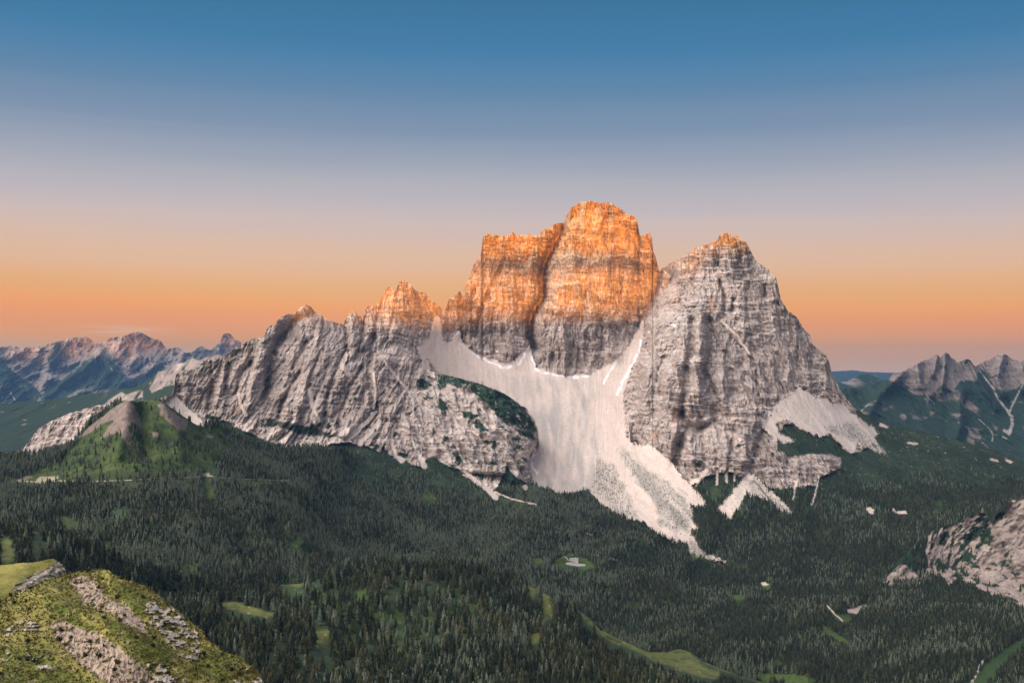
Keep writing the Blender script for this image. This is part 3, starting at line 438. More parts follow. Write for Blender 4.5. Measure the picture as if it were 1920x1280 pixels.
# ---- the rocky spur in front of the scree bowl, part of the mountain
SKY_S = [(690, 790), (720, 745), (745, 715), (765, 697), (785, 690), (800, 692), (820, 700), (835, 703), (850, 706), (875, 713), (900, 719), (918, 727), (930, 731), (945, 737), (960, 747), (972, 757), (985, 768), (995, 781), (1003, 792), (1008, 806), (1011, 820), (1011, 835), (1010, 845)]
CT_S = [(690, 790, 5170), (745, 715, 5420), (785, 690, 5580), (850, 706, 5400), (930, 731, 5200), (985, 768, 5200), (1011, 830, 5230), (760, 800, 5050), (850, 780, 5120), (930, 800, 4960), (980, 850, 4930), (1010, 900, 5000), (800, 880, 4900), (900, 880, 4800), (960, 920, 4760), (700, 870, 4990), (1010, 960, 4900), (690, 960, 4900)]
GUL_S = [([(830, 745), (850, 780), (870, 830), (880, 880)], 5, 40), ([(900, 770), (930, 810), (965, 850), (985, 900)], 5, 40), ([(870, 720), (900, 760), (960, 800), (1000, 825)], 5, 28), ([(790, 720), (800, 780), (830, 850)], 5, 32), ([(880, 800), (905, 840), (920, 880)], 4, 26), ([(940, 850), (960, 880)], 4, 20)]
def relief_S(X, Y, Z, x, y):
    dd = 45*(.55-ridged(X/200, Y/400, Z/500, 2))+45*(facet(X/120+Z/260, Y/500, Z/300)-.5)+24*(facet(X/50+Z/110, Y/300, Z/120+3)-.5)+14*(.6-ridged(X/70+Z/160, Y/120, Z/160, 3))+14*(.6-ridged(X/24, Z/26, Y/60, 3))+5*fbm(X/13, Y/30, Z/16, 3)
    t2, _ = terrace(Z, X, Y, 26, 7.7, .7); dd += t2*12
    for l, w, a in GUL_S: dd += a*near(x, y, l, w)
    dd += 900*mask(x+2*pn(x/6, y/6, 1.), y, [[(1013, 826), (1004, 842), (996, 852), (993, 870), (997, 888), (999, 905), (1015, 965), (1040, 965), (1040, 826)]], 1.5)
    dd += 1400*np.maximum(sst(905, 950, y), sst(745, 700, x)*0)+900*sst(880, 930, y)*sst(960, 930, x)
    return dd
def colour_S(X, Y, Z, x, y, nr, dd):
    up = np.abs(nr[..., 2]); c = np.empty(x.shape+(3,)); c[:] = ROCK*1.05
    c = mixc(c, ROCK_L*1.05, .6*sst(-.2, .5, fbm(X/100, Y/160, Z/60, 4))); c = mixc(c, SCREE*.9, .6*sst(.45, .8, up+.18*pn(X/20, Y/20, Z/20)))
    c = mixc(c, ROCK_O, .3*sst(.22, .5, fbm(X/50+5, Y/200, Z/50, 4)))
    wx = 7*fbm(X/30, Z/20, 3.3, 3); wy = 6*fbm(X/30, Z/20, 8.8, 3)
    ch = np.zeros(x.shape)
    for l, w in CHUTES+[([(832, 745), (850, 780), (868, 825), (878, 865), (888, 888)], 2.6), ([(905, 775), (935, 815), (968, 852), (990, 895)], 2.2), ([(800, 690), (815, 700), (818, 715)], 5), ([(865, 720), (900, 765), (955, 800)], 1.8)]: ch = np.maximum(ch, sst(.35, .6, near(x+wx*1.1, y+wy*1.1, l, w)))
    g = mask(x+wx, y+wy, [[(830, 700), (855, 704), (900, 716), (930, 728), (960, 744), (985, 766), (1003, 792), (1008, 808), (990, 812), (975, 800), (955, 797), (938, 785), (918, 765), (900, 745), (880, 730), (850, 724), (835, 716)], [(960, 800), (1003, 812), (1000, 824), (975, 815)]]+GREEN_P, 1.5)
    g = np.maximum(g*sst(-.42, -.22, fbm(X/26, Y/26, Z/18+3, 3)), sst(.26, .36, fbm(X/55, Y/55, Z/40+5, 4)+.10*sst(800, 880, y)))
    c = mixc(c, MUGO*1.35, g); c = mixc(c, SCREE*.92, ch*sst(-.45, .05, fbm(X/20, Z/12, 6., 3))*.85)
    _m['bed'] = (1-g)*(1-ch); w = sst(-1, 1, inside(x+wx*.6, y+wy*.6, VEGLINE)); c = mixc(c, 0, 1-w)+(MUGO*1.2)*(1-w)[..., None]
    return np.clip(c, .01, .9)
spur = sheet('rocky_spur', 690, 1011.5, 1.5, SKY_S, 960, 170, CT_S, relief_S, colour_S, rock_mat, jag=1.0, gpow=1.0, back=(30, 22, 6), parent=D['obj'], smooth=False)
spur['tree'] = None

# ================================================================== GREEN HILL AND ITS WOODED SLOPE
SKY_E = [(-220, 865), (-60, 862), (0, 856), (20, 853), (60, 852), (95, 846), (118, 838), (135, 826), (150, 812), (160, 800), (172, 786), (185, 776), (200, 764), (212, 756), (225, 752), (238, 750), (248, 751), (258, 753), (270, 750), (290, 749), (303, 753), (315, 760), (330, 770), (350, 784), (368, 796), (380, 800), (390, 792), (402, 788), (412, 790), (425, 800), (445, 815), (470, 826), (500, 832), (540, 838), (600, 838), (650, 845), (700, 858), (760, 880), (820, 910)]
CT_E = [(-220, 865, 3500), (0, 856, 3600), (120, 838, 3600), (240, 750, 3700), (300, 750, 3700), (400, 790, 3900), (500, 832, 4100), (600, 838, 4350), (700, 858, 4900), (760, 880, 5400), (820, 910, 5600), (0, 905, 3300), (200, 900, 3250), (390, 893, 3400), (500, 895, 3650), (600, 900, 4050), (700, 920, 4700), (780, 950, 4900), (200, 820, 3520), (300, 820, 3530),
 (0, 1000, 2750), (200, 1000, 2750), (400, 1000, 2850), (550, 1000, 3250), (650, 1000, 3800), (800, 1000, 4300), (200, 1060, 2450), (500, 1080, 2600), (650, 1060, 3300), (800, 1080, 4000), (400, 1200, 2300), (700, 1200, 3300), (820, 1200, 3900), (-200, 1200, 2300), (-200, 1000, 2800), (-200, 905, 3300)]
OPEN_E = [[(20, 905), (60, 885), (110, 862), (150, 830), (170, 800), (210, 765), (240, 745), (300, 745), (345, 785), (385, 805), (410, 800), (440, 840), (400, 860), (390, 885), (300, 893), (200, 900), (100, 905)], [(655, 883), (675, 890), (712, 905), (700, 908), (668, 900)], [(375, 900), (390, 896), (400, 920), (395, 945), (385, 925)], [(530, 1010), (560, 1018), (592, 1036), (565, 1034), (545, 1024)], [(185, 1013), (208, 1015), (208, 1028), (190, 1022)], [(300, 938), (325, 938), (322, 944)], [(110, 970), (140, 975), (145, 990), (120, 985)]]
BROWN_E = [[(147, 820), (165, 800), (187, 785), (205, 772), (217, 764), (240, 750), (250, 757), (256, 772), (262, 790), (263, 810), (255, 800), (247, 793), (240, 800), (245, 815), (246, 838), (236, 828), (230, 820), (222, 806), (210, 815), (200, 818), (187, 823), (195, 812), (206, 798), (217, 787), (200, 790), (180, 802), (167, 812)], [(293, 757), (305, 757), (320, 767), (338, 780), (352, 790), (350, 806), (337, 806), (322, 793), (302, 775)], [(278, 806), (300, 812), (304, 822), (288, 820)], [(20, 903), (50, 893), (60, 895), (45, 905)], [(385, 812), (400, 818), (390, 822)], [(425, 818), (436, 820), (440, 828)]]
ROAD = [(30, 902), (62, 903), (85, 903), (110, 901), (145, 902), (190, 902), (240, 900), (290, 897), (330, 896), (352, 895), (372, 893), (395, 892), (412, 895), (440, 897), (480, 899), (522, 900), (545, 900)]
def masks_E(X, Y, Z, x, y):
    wx = 7*fbm(X/60, Y/60, 3.3, 3); wy = 5*fbm(X/60, Y/60, 8.8, 3)
    return mask(x+wx, y+wy, OPEN_E, 3), mask(x+wx*.9, y+wy*1.1+3*pn(X/8, 1., 2.), BROWN_E, 1.5), mask(x+wx*.5, y+wy*.3, [[(62, 905), (75, 893), (110, 893), (100, 906)], [(372, 893), (378, 887), (392, 886), (396, 893)], [(520, 902), (535, 898), (545, 902)]], 1.5)
def relief_E(X, Y, Z, x, y):
    o, b, r = _m['E'] = masks_E(X, Y, Z, x, y)
    dd = 60*fbm(X/320, Y/320, 2.5, 3)+200*(.6-ridged(X/330+Y/900, Y/1400, .5, 2))*sst(890, 930, y)+12*fbm(X/60, Y/60, .5, 3)+3*fbm(X/14, Y/14, Z/14, 2)
    dd += 70*near(x, y, [(270, 752), (268, 800), (275, 860)], 12)+60*near(x, y, [(385, 895), (388, 930), (400, 960)], 10)+35*near(x, y, [(150, 830), (120, 860)], 10)
    dd -= 60*near(x, y, [(240, 752), (232, 800), (220, 850)], 18)+45*near(x, y, [(310, 760), (330, 800), (340, 850)], 16)
    dd += 100*near(x, y, [(510, 985), (560, 1030), (620, 1060)], 12)
    dd += b*6*(.5-ridged(X/14, Z/50, 1., 3))
    for cx in (160, 330, 470): dd += 25*near(x, y, [(cx, 905), (cx+30, 960), (cx+70, 1020)], 14)
    return dd
def colour_E(X, Y, Z, x, y, nr, dd):
    o, b, r = _m['E']; c = np.empty(x.shape+(3,)); c[:] = VEG*1.5
    c = mixc(c, GRASS*.85, sst(-.1, .3, fbm(X/90, Y/110, 4.7, 3))*.7)
    g = np.empty_like(c); g[:] = GRASS*.62; g = mixc(g, np.array([.085, .115, .035]), sst(-.2, .4, fbm(X/90, Y/90, Z/60, 4))*.75); g = mixc(g, VEG*1.1, sst(.05, .25, fbm(X/28, Y/28, Z/20+2, 4)))
    c = mixc(c, 0, o)+g*o[..., None]
    bc = np.empty_like(c); bc[:] = (.20, .155, .135); bc = mixc(bc, np.array([.245, .195, .168]), sst(-.2, .35, fbm(X/12, Y/20, Z/30, 4))); bc = mixc(bc, np.array([.09, .09, .05]), .7*sst(.1, .3, fbm(X/9, Y/20, Z/22+4, 4)))
    c = mixc(c, 0, b)+bc*b[..., None]
    c = mixc(c, np.array([.40, .36, .24]), r*.9)
    rk = sst(.36, .46, fbm(X/22, Y/22, Z/16, 3)+.06)*o*sst(870, 800, y)*.0
    _m['treeE'] = np.clip(1-o*.93-b-r, 0, 1); _m['bushE'] = o*(1-b)*(1-r)*sst(.05, .3, fbm(X/60, Y/60, 3., 3)+.14*sst(880, 840, y)-.06)
    return np.clip(c, .01, .9)
veg_mat = ground_mat('hill_turf', .06, var=.3, bump=.6, dist=3)
E = sheet('wooded_hill', -220, 820, 2, SKY_E, 1220, 260, CT_E, relief_E, colour_E, veg_mat, jag=.6, gpow=1.0, back=(40, 30, 9))
E['tree'] = _m['treeE']; E['bush'] = _m['bushE']

# ================================================================== NEAR WOODED KNOLL
SKY_K = [(-220, 1012), (-50, 1004), (0, 1002), (30, 997), (60, 996), (90, 1000), (130, 1010), (170, 1028), (210, 1045), (260, 1062), (320, 1082), (370, 1096), (420, 1098), (450, 1092), (480, 1094), (510, 1096), (535, 1095), (560, 1094), (600, 1085), (640, 1072), (690, 1062), (740, 1062), (800, 1066), (850, 1062), (900, 1066), (950, 1080), (985, 1094), (1010, 1106), (1020, 1111), (1035, 1120), (1060, 1136), (1082, 1142), (1105, 1158), (1125, 1180), (1150, 1192), (1180, 1206), (1215, 1222), (1250, 1222), (1275, 1216), (1295, 1222), (1320, 1240), (1350, 1252), (1390, 1268), (1430, 1278), (1470, 1292), (1560, 1320)]
CT_K = [(-220, 1012, 2000), (0, 1002, 2000), (60, 996, 2000), (210, 1045, 2050), (420, 1098, 2080), (560, 1094, 2080), (700, 1062, 2180), (850, 1062, 2200), (1000, 1106, 2150), (1150, 1192, 2100), (1280, 1216, 2150), (1430, 1278, 2150), (1560, 1320, 2250), (1250, 1270, 1850), (1000, 1200, 1780), (800, 1170, 1800), (600, 1170, 1800), (450, 1170, 1770), (1200, 1330, 1600), (900, 1330, 1450), (600, 1330, 1430), (300, 1200, 1650), (0, 1200, 1500), (0, 1100, 1700), (-220, 1330, 1400), (300, 1330, 1400), (1560, 1420, 1600), (1000, 1480, 1200), (400, 1480, 1200), (-200, 1480, 1200)]
MEAD_K = [[(1016, 1105), (1026, 1108), (1037, 1118), (1040, 1132), (1036, 1150), (1030, 1160), (1022, 1166), (1014, 1150), (1018, 1130)], [(1080, 1138), (1098, 1146), (1112, 1162), (1110, 1172), (1098, 1168), (1088, 1156)], [(1112, 1170), (1130, 1172), (1152, 1180), (1182, 1196), (1212, 1210), (1240, 1212), (1262, 1206), (1285, 1214), (1300, 1230), (1316, 1245), (1350, 1258), (1350, 1272), (1320, 1270), (1290, 1262), (1262, 1250), (1235, 1240), (1212, 1228), (1190, 1218), (1150, 1204), (1122, 1188)],
 [(1295, 1212), (1320, 1222), (1352, 1242), (1400, 1262), (1445, 1274), (1440, 1282), (1395, 1272), (1345, 1252), (1312, 1235)], [(520, 1090), (535, 1088), (560, 1088), (575, 1090), (560, 1100), (530, 1100)], [(450, 1084), (462, 1084), (465, 1090), (452, 1092)], [(405, 1128), (430, 1126), (460, 1132), (500, 1146), (525, 1154), (500, 1158), (460, 1150), (420, 1140)], [(985, 1080), (1000, 1085), (1010, 1108), (1000, 1120), (990, 1100)], [(990, 1185), (1010, 1188), (1008, 1205), (995, 1205)], [(0, 1010), (20, 1012), (30, 1050), (0, 1060)], [(590, 1180), (620, 1182), (610, 1215), (590, 1210)], [(0, 996), (30, 994), (0, 1002)], [(50, 992), (75, 992), (70, 999), (52, 999)]]
def relief_K(X, Y, Z, x, y):
    return 130*(.6-ridged(X/260-Y/700, Y/900, 1.5, 2))+45*fbm(X/260, Y/260, 2.5, 3)+9*fbm(X/50, Y/50, .5, 3)+2*fbm(X/12, Y/12, Z/12, 2)+40*near(x, y, [(640, 1100), (700, 1180), (760, 1260)], 16)+40*near(x, y, [(950, 1100), (990, 1180), (1010, 1260)], 14)-35*near(x, y, [(1030, 1120), (1050, 1180), (1100, 1260)], 16)
def colour_K(X, Y, Z, x, y, nr, dd):
    wx = 5*fbm(X/40, Y/40, 3.3, 3); wy = 4*fbm(X/40, Y/40, 8.8, 3)
    m = mask(x+wx*1.5+3*pn(X/7, Y/7, 2.), y+wy*1.3+3*pn(X/7, Y/7, 8.), MEAD_K, 3)*sst(-.45, -.1, fbm(X/16, Y/22, 3., 3)); sp = mask(x+wx*2, y+wy*2, [[(440, 1110), (620, 1090), (760, 1090), (900, 1120), (900, 1200), (840, 1260), (640, 1230), (560, 1180)]], 10)
    c = np.empty(x.shape+(3,)); c[:] = VEG*1.3; c = mixc(c, GRASS*.75, sp*.8*sst(-.3, .3, fbm(X/50, Y/50, 1., 3)))
    c = mixc(c, np.array([.125, .145, .042]), m*sst(-.7, .0, fbm(X/20, Y/40, 1., 3)))
    c = mixc(c, np.array([.20, .16, .10]), m*.35*sst(.1, .4, fbm(X/13, Y/13, 6., 3)))
    c = mixc(c, np.array([.42, .38, .33]), (m*.7+sp*.35)*sst(.40, .48, fbm(X/7, Y/9, 6., 2)))
    _m['treeK'] = np.clip(1-m, 0, 1)**3*(1-sp*.88*sst(-.40, -.02, fbm(X/38, Y/38, 9., 3))); _m['mK'] = m
    return np.clip(c, .01, .9)
K = sheet('wooded_knoll', -220, 1560, 2.5, SKY_K, 1480, 190, CT_K, relief_K, colour_K, veg_mat, jag=.5, gpow=1.0, back=(30, 18, 8))
K['tree'] = _m['treeK']

# ================================================================== OPPOSITE SLOPE AT THE RIGHT
SKY_R = [(1400, 1345), (1440, 1300), (1480, 1255), (1530, 1220), (1570, 1190), (1600, 1165), (1630, 1130), (1660, 1085), (1700, 1045), (1738, 1002), (1745, 990), (1780, 982), (1815, 965), (1850, 960), (1872, 957), (1880, 948), (1895, 938), (1915, 932), (1935, 928), (2000, 900), (2140, 840)]
CT_R = [(1400, 1345, 2700), (1480, 1255, 3000), (1570, 1190, 3250), (1630, 1130, 3560), (1700, 1045, 3750), (1745, 990, 3850), (1850, 960, 3700), (1920, 930, 3600), (2140, 840, 3500), (1700, 1110, 3620), (1800, 1100, 3560), (1900, 1110, 3350), (1650, 1150, 3300), (1700, 1200, 2850), (1800, 1200, 2700), (1920, 1185, 2900), (2140, 1150, 3050), (1500, 1320, 2450), (1700, 1300, 2300), (1900, 1300, 2150), (2140, 1330, 2000), (1450, 1420, 2300), (1800, 1420, 1900), (2140, 1420, 1800)]
ROCK_R = [[(1738, 1010), (1750, 992), (1790, 985), (1815, 970), (1835, 960), (1850, 965), (1862, 985), (1880, 955), (1895, 938), (1920, 930), (2150, 820), (2150, 1220), (1920, 1145), (1890, 1130), (1870, 1120), (1840, 1112), (1815, 1095), (1795, 1088), (1775, 1098), (1765, 1080), (1740, 1080), (1725, 1088), (1740, 1060), (1735, 1035)], [(1622, 1092), (1625, 1080), (1640, 1072), (1660, 1060), (1680, 1058), (1700, 1062), (1718, 1070), (1728, 1085), (1705, 1098), (1680, 1095), (1640, 1098)], [(1700, 1110), (1725, 1090), (1735, 1080), (1725, 1098), (1712, 1110)]]
def relief_R(X, Y, Z, x, y):
    wx = 9*fbm(X/50, Z/40, 3.3, 3); wy = 9*fbm(X/50, Z/40, 8.8, 3); rk = mask(x+wx, y+wy, ROCK_R, 2)
    ve = sst(.02, .14, fbm((X-.8*Z)/20, Y/80, (Z+.8*X)/75, 5, .6)+.22*mask(x, y, [[(1790, 1000), (1870, 985), (1850, 1050), (1790, 1060)]], 14)-.06-.35*mask(x, y, [[(1880, 930), (2100, 850), (2100, 1100), (1900, 1060)]], 12))
    _m['R'] = rk*(1-ve)
    ur = X-.8*Z; vr = Z+.8*X
    dd = rk*(70*(.6-ridged(ur/110, vr/330, Y/300, 3))+34*(ridged(ur/48+3, vr/160, Y/200, 3)**2-.4)+16*(.6-ridged(ur/17, vr/50, Y/60, 3))+5*fbm(X/10, Y/20, Z/10, 3))
    dd += 40*fbm(X/220, Y/220, 1.2, 3)+6*fbm(X/30, Y/30, .5, 2)-60*mask(x, y, [[(1870, 940), (2150, 800), (2150, 1100), (1900, 1060), (1860, 1000)]], 12)
    return dd
def colour_R(X, Y, Z, x, y, nr, dd):
    rk = _m['R']; c = np.empty(x.shape+(3,)); c[:] = MUGO*.9
    q = np.empty_like(c); q[:] = ROCK*.68; q = mixc(q, ROCK_L*.74, .7*sst(-.3, .3, fbm(X/30, Y/60, Z/22, 4))); q = mixc(q, ROCK_D, .5*sst(.1, .4, fbm(X/12, Y/40, Z/30, 3)))
    m = mask(x+3*pn(X/30, Y/30, 1.), y+3*pn(X/30, Y/30, 6.), [[(1815, 1290), (1835, 1262), (1855, 1238), (1885, 1212), (1925, 1190), (2100, 1160), (2100, 1175), (1925, 1210), (1890, 1240), (1860, 1275), (1850, 1300)]], 2)
    c = mixc(c, np.array([.045, .085, .03]), m)
    b = np.zeros(x.shape)
    for l, w in [([(1818, 1285), (1832, 1262), (1838, 1245), (1850, 1232), (1862, 1224)], 2.2), ([(1690, 1218), (1720, 1205), (1745, 1195), (1760, 1185)], 1.5), ([(1778, 1170), (1784, 1160)], 1.5), ([(1690, 1222), (1696, 1217)], 2.2)]: b = np.maximum(b, sst(.35, .6, near(x+2*pn(X/14, Y/14, 2.), y+2*pn(X/14, Y/14, 9.), l, w)))
    c = mixc(c, np.array([.50, .44, .38]), b)
    c = mixc(c, 0, rk)+q*rk[..., None]; _m['bed'] = rk*.3; _m['treeR'] = np.clip(1-rk*1.1-m-b*2-.9*mask(x, y, [ROCK_R[0]], 2), 0, 1)
    return np.clip(c, .01, .9)
R = sheet('opposite_slope', 1400, 2140, 1.5, SKY_R, 1420, 300, CT_R, relief_R, colour_R, rock_mat, jag=1.0, gpow=1.0, back=(40, 22, 9), smooth=False)
R['tree'] = _m['treeR']

# ================================================================== FAR RANGES
def far_relief(sc, amp, rid):
    def f(X, Y, Z, x, y):
        wp = pn(X/(300*sc), Z/(300*sc), 3.)
        dd = amp*(.55-ridged(X/(620*sc)+.25*wp, Y/3000, Z/(1400*sc), 3))+amp*.55*(.6-ridged(X/(190*sc)+.5*wp, Z/(420*sc), Y/1500, 4, .6))+amp*.16*(.6-ridged(X/(45*sc), Z/(110*sc), Y/400, 3))
        for l, w, a in rid: dd -= a*near(x, y, l, w)
        return dd
    return f
def far_colour(sc, gfn, pale=1.0, whites=()):
    def f(X, Y, Z, x, y, nr, dd):
        up = np.abs(nr[..., 2]); c = np.empty(x.shape+(3,)); c[:] = ROCK*pale*.7
        c = mixc(c, ROCK_L*pale*.75, .6*sst(-.1, .4, fbm(X/(70*sc), Y/900, Z/(90*sc), 5, .6))); c = mixc(c, ROCK_D*.8, .7*sst(.0, .3, fbm(X/(28*sc)+3, Y/900, Z/(110*sc), 4, .6)))
        wx = 8*fbm(X/(160*sc), Z/(120*sc), 3.3, 4); wy = 8*fbm(X/(160*sc), Z/(120*sc), 8.8, 4)
        g = gfn(x, y, wx, wy, X, Z); g = np.clip(g-g*(1-g)*.0-.9*sst(.34, .46, fbm(X/(45*sc), 7., Z/(30*sc), 4))*(g > .5), 0, 1); g = np.clip(g+.9*sst(.26, .40, fbm(X/(60*sc), 17., Z/(50*sc), 4)+.0)*(g < .5), 0, 1); c = mixc(c, MUGO*1.1, g)
        w = np.zeros(x.shape)
        for l, k in whites: w = np.maximum(w, sst(.42, .75, near(x+wx*.3, y+wy*.3, l, k if isinstance(k, tuple) else k*.8)))
        _m['bed'] = (1-g)*(1-w)
        return np.clip(mixc(c, SCREE*.62, w*sst(-.5, .1, fbm(X/(25*sc), 5., Z/(25*sc), 3))), .01, .9)
    return f
SKY_C = [(-240, 640), (-100, 655), (0, 651), (8, 650), (20, 648), (30, 650), (40, 653), (50, 651), (62, 652), (75, 650), (90, 645), (108, 640), (125, 636), (140, 633), (152, 631), (162, 631), (170, 636), (178, 642), (188, 645), (195, 640), (205, 635), (215, 632), (228, 631), (240, 627), (250, 623), (262, 622), (272, 627), (283, 633), (290, 635), (298, 637), (303, 640), (308, 649), (313, 653), (325, 652), (335, 651), (341, 655), (346, 661), (352, 660), (357, 661), (365, 657), (371, 651), (378, 648), (385, 651), (389, 655), (398, 656), (402, 650), (408, 645), (413, 641), (416, 632), (420, 625), (426, 624), (432, 626), (437, 631), (439, 637), (448, 637), (453, 644), (457, 652), (470, 662), (520, 690), (620, 720)]
CT_C = [(-240, 640, 27000), (0, 650, 26730), (160, 631, 27000), (262, 622, 27000), (425, 624, 28350), (620, 720, 28350), (0, 760, 24300), (200, 740, 24570), (350, 720, 25380), (480, 740, 26055), (-240, 760, 24570), (150, 700, 25650), (350, 680, 26325), (0, 900, 20925), (500, 900, 22275), (620, 800, 24975)]
RID_C = [([(188, 662), (160, 690), (120, 715), (75, 755)], 7, 500), ([(188, 662), (215, 690), (235, 712), (260, 720)], 6, 380), ([(300, 680), (270, 700), (240, 715)], 6, 350), ([(-20, 680), (30, 705), (70, 745)], 9, 500), ([(100, 645), (90, 700), (80, 735)], 10, 400), ([(262, 625), (255, 660), (240, 695)], 9, 400), ([(420, 628), (410, 660), (380, 690)], 8, 350), ([(345, 662), (330, 690)], 6, 250)]
def g_C(x, y, wx, wy, X, Z):
    g = mask(x+wx, y+wy, [[(186, 664), (205, 672), (225, 690), (237, 706), (262, 712), (290, 690), (300, 678), (312, 690), (285, 715), (230, 735), (60, 760), (-250, 760), (-250, 700), (0, 672), (15, 690), (40, 705), (65, 725), (78, 742), (95, 728), (120, 700), (150, 680)], [(85, 668), (100, 672), (115, 665), (105, 690), (92, 685)], [(60, 662), (100, 654), (140, 650), (110, 660)], [(255, 690), (268, 680), (262, 700)]], 1.5)
    k = sst(.12, .3, fbm(X/700, 3., Z/500, 4))
    return np.clip(np.maximum(g*(1-.75*sst(.12, .26, fbm(X/480, 9., Z/380, 4))), k*.55), 0, 1)
far_mat = ground_mat('far_range_rock', .006, var=.25, bump=.6, dist=40, cracks=.35)
sheet('mountain_range', -240, 620, 1.5, SKY_C, 900, 170, CT_C, far_relief(4.2, 1150, RID_C), far_colour(4.2, g_C, 1.0, [([(20, 735), (28, 750)], 2), ([(48, 742), (55, 745)], 2), ([(175, 661), (183, 657)], 2), ([(178, 660), (180, 678)], 2), ([(208, 690), (211, 695)], 1.5)]), far_mat, jag=.8, gpow=1.3, back=(500, 260, 8), jf=.5, smooth=False)
SKY_C2 = [(-240, 775), (-100, 762), (0, 757), (60, 752), (100, 749), (150, 741), (190, 735), (225, 731), (245, 728), (265, 722), (280, 712), (290, 702), (297, 696), (310, 694), (318, 690), (327, 683), (336, 680), (345, 681), (352, 674), (362, 671), (372, 676), (385, 670), (410, 664), (450, 680), (520, 700), (620, 740)]
CT_C2 = [(-240, 775, 10500), (0, 757, 10500), (190, 735, 10000), (290, 702, 8200), (345, 681, 7600), (410, 664, 7400), (620, 740, 8000), (0, 850, 7500), (200, 800, 7200), (330, 740, 6900), (-240, 870, 7800), (300, 900, 6200), (620, 900, 6500), (0, 900, 6800)]
def g_C2(x, y, wx, wy, X, Z):
    r = mask(x+wx*.6, y+wy*.6, [[(288, 715), (296, 700), (305, 690), (345, 675), (420, 655), (620, 655), (620, 760), (335, 720), (318, 722), (300, 728), (284, 735), (280, 728)], [(215, 742), (228, 735), (235, 738), (262, 732), (268, 733), (268, 745), (248, 752), (225, 755), (205, 762), (195, 760), (205, 748)]], 1.5)
    return 1-r*sst(.25, .0, fbm(X/150, 2., Z/300, 3)-.1)
sheet('mountain_shoulder', -240, 620, 1.5, SKY_C2, 900, 130, CT_C2, far_relief(1.6, 160, []), far_colour(1.4, g_C2, 1.3), far_mat, jag=.7, gpow=1.2, back=(200, 110, 7), jf=.3)
SKY_B = [(1500, 745), (1545, 735), (1560, 730), (1585, 728), (1600, 729), (1620, 727), (1635, 722), (1650, 713), (1660, 712), (1667, 711), (1673, 702), (1679, 698), (1684, 700), (1689, 700), (1693, 695), (1698, 695), (1703, 690), (1710, 688), (1714, 685), (1722, 681), (1727, 678), (1735, 675), (1742, 673), (1747, 669), (1751, 665), (1757, 664), (1762, 669), (1765, 671), (1768, 664), (1773, 661), (1779, 663), (1784, 671), (1790, 673), (1794, 680), (1800, 678), (1807, 674), (1814, 672), (1820, 676), (1824, 682), (1829, 687), (1838, 681), (1848, 676), (1857, 674), (1866, 668), (1872, 664), (1880, 663), (1887, 664), (1892, 669), (1898, 673), (1906, 674), (1912, 679), (1918, 676), (1926, 672), (1950, 662), (2000, 655), (2140, 690)]
CT_B = [(1500, 745, 11500), (1600, 728, 12000), (1690, 698, 12200), (1773, 661, 12400), (1830, 687, 12500), (1880, 663, 12800), (2000, 655, 12800), (2140, 690, 12800), (1650, 800, 10900), (1750, 780, 11400), (1850, 800, 11300), (1890, 790, 11600), (1600, 780, 11200), (1700, 860, 10000), (1920, 860, 10300), (2140, 880, 10300), (1500, 860, 10200), (1800, 730, 12000), (1880, 720, 12300)]
RID_B = [([(1773, 663), (1770, 700), (1765, 735)], 6, 200), ([(1815, 674), (1840, 720), (1870, 765)], 6, 260), ([(1690, 700), (1650, 740), (1620, 790)], 10, 250), ([(1757, 666), (1750, 700)], 5, 160), ([(1880, 665), (1870, 710), (1880, 740)], 8, 260), ([(1720, 683), (1725, 720), (1745, 740)], 7, 200), ([(1800, 740), (1800, 800), (1780, 850)], 12, 300), ([(1960, 665), (1920, 730)], 8, 260)]
def g_B(x, y, wx, wy, X, Z):
    r = mask(x+wx, y+wy, [[(1655, 708), (1690, 690), (1775, 655), (1830, 680), (1880, 655), (2150, 640), (2150, 700), (1925, 705), (1905, 730), (1882, 735), (1865, 725), (1850, 700), (1838, 690), (1830, 715), (1800, 715), (1790, 730), (1772, 718), (1750, 735), (1740, 742), (1715, 738), (1700, 725), (1675, 718)]], 1.5)
    k = mask(x+wx*1.6, y+wy*1.4, [[(1735, 740), (1770, 722), (1800, 730), (1835, 765), (1852, 785), (1825, 775), (1790, 758), (1760, 755)], [(1650, 760), (1670, 760), (1672, 766), (1655, 766)], [(1685, 778), (1715, 780), (1740, 782), (1735, 788), (1690, 786)], [(1740, 770), (1755, 772), (1745, 780)], [(1812, 800), (1840, 802), (1838, 825), (1828, 838), (1812, 832)], [(1780, 776), (1800, 778), (1795, 786)], [(1615, 765), (1640, 750), (1630, 775), (1618, 780)], [(1862, 795), (1875, 800), (1870, 808)]], 2)
    return np.clip(1-r-k*sst(-.1, .25, fbm(X/110, 4., Z/90, 3)+.1), 0, 1)
sheet('mountain_range', 1500, 2140, 1.4, SKY_B, 900, 220, CT_B, far_relief(1.9, 330, RID_B), far_colour(1.9, g_B, .82, [([(1835, 692), (1850, 712), (1865, 730), (1872, 748), (1885, 765), (1896, 782)], (1.6, 3.2)), ([(1922, 712), (1908, 740), (1896, 762), (1892, 775)], (1.2, 2.6)), ([(1897, 780), (1898, 795), (1893, 812), (1885, 806)], (3.5, 5)), ([(1732, 732), (1740, 745), (1752, 757)], 1.8), ([(1798, 700), (1808, 716)], 1.4), ([(1835, 785), (1856, 805), (1862, 815), (1860, 826)], 1.6), ([(1880, 730), (1888, 720)], 1.5), ([(1842, 830), (1852, 838)], 2), ([(1880, 818), (1888, 822)], 2), ([(1632, 755), (1615, 770)], 1.5)]), far_mat, jag=.8, gpow=1.1, back=(260, 150, 8), jf=.5, smooth=False)
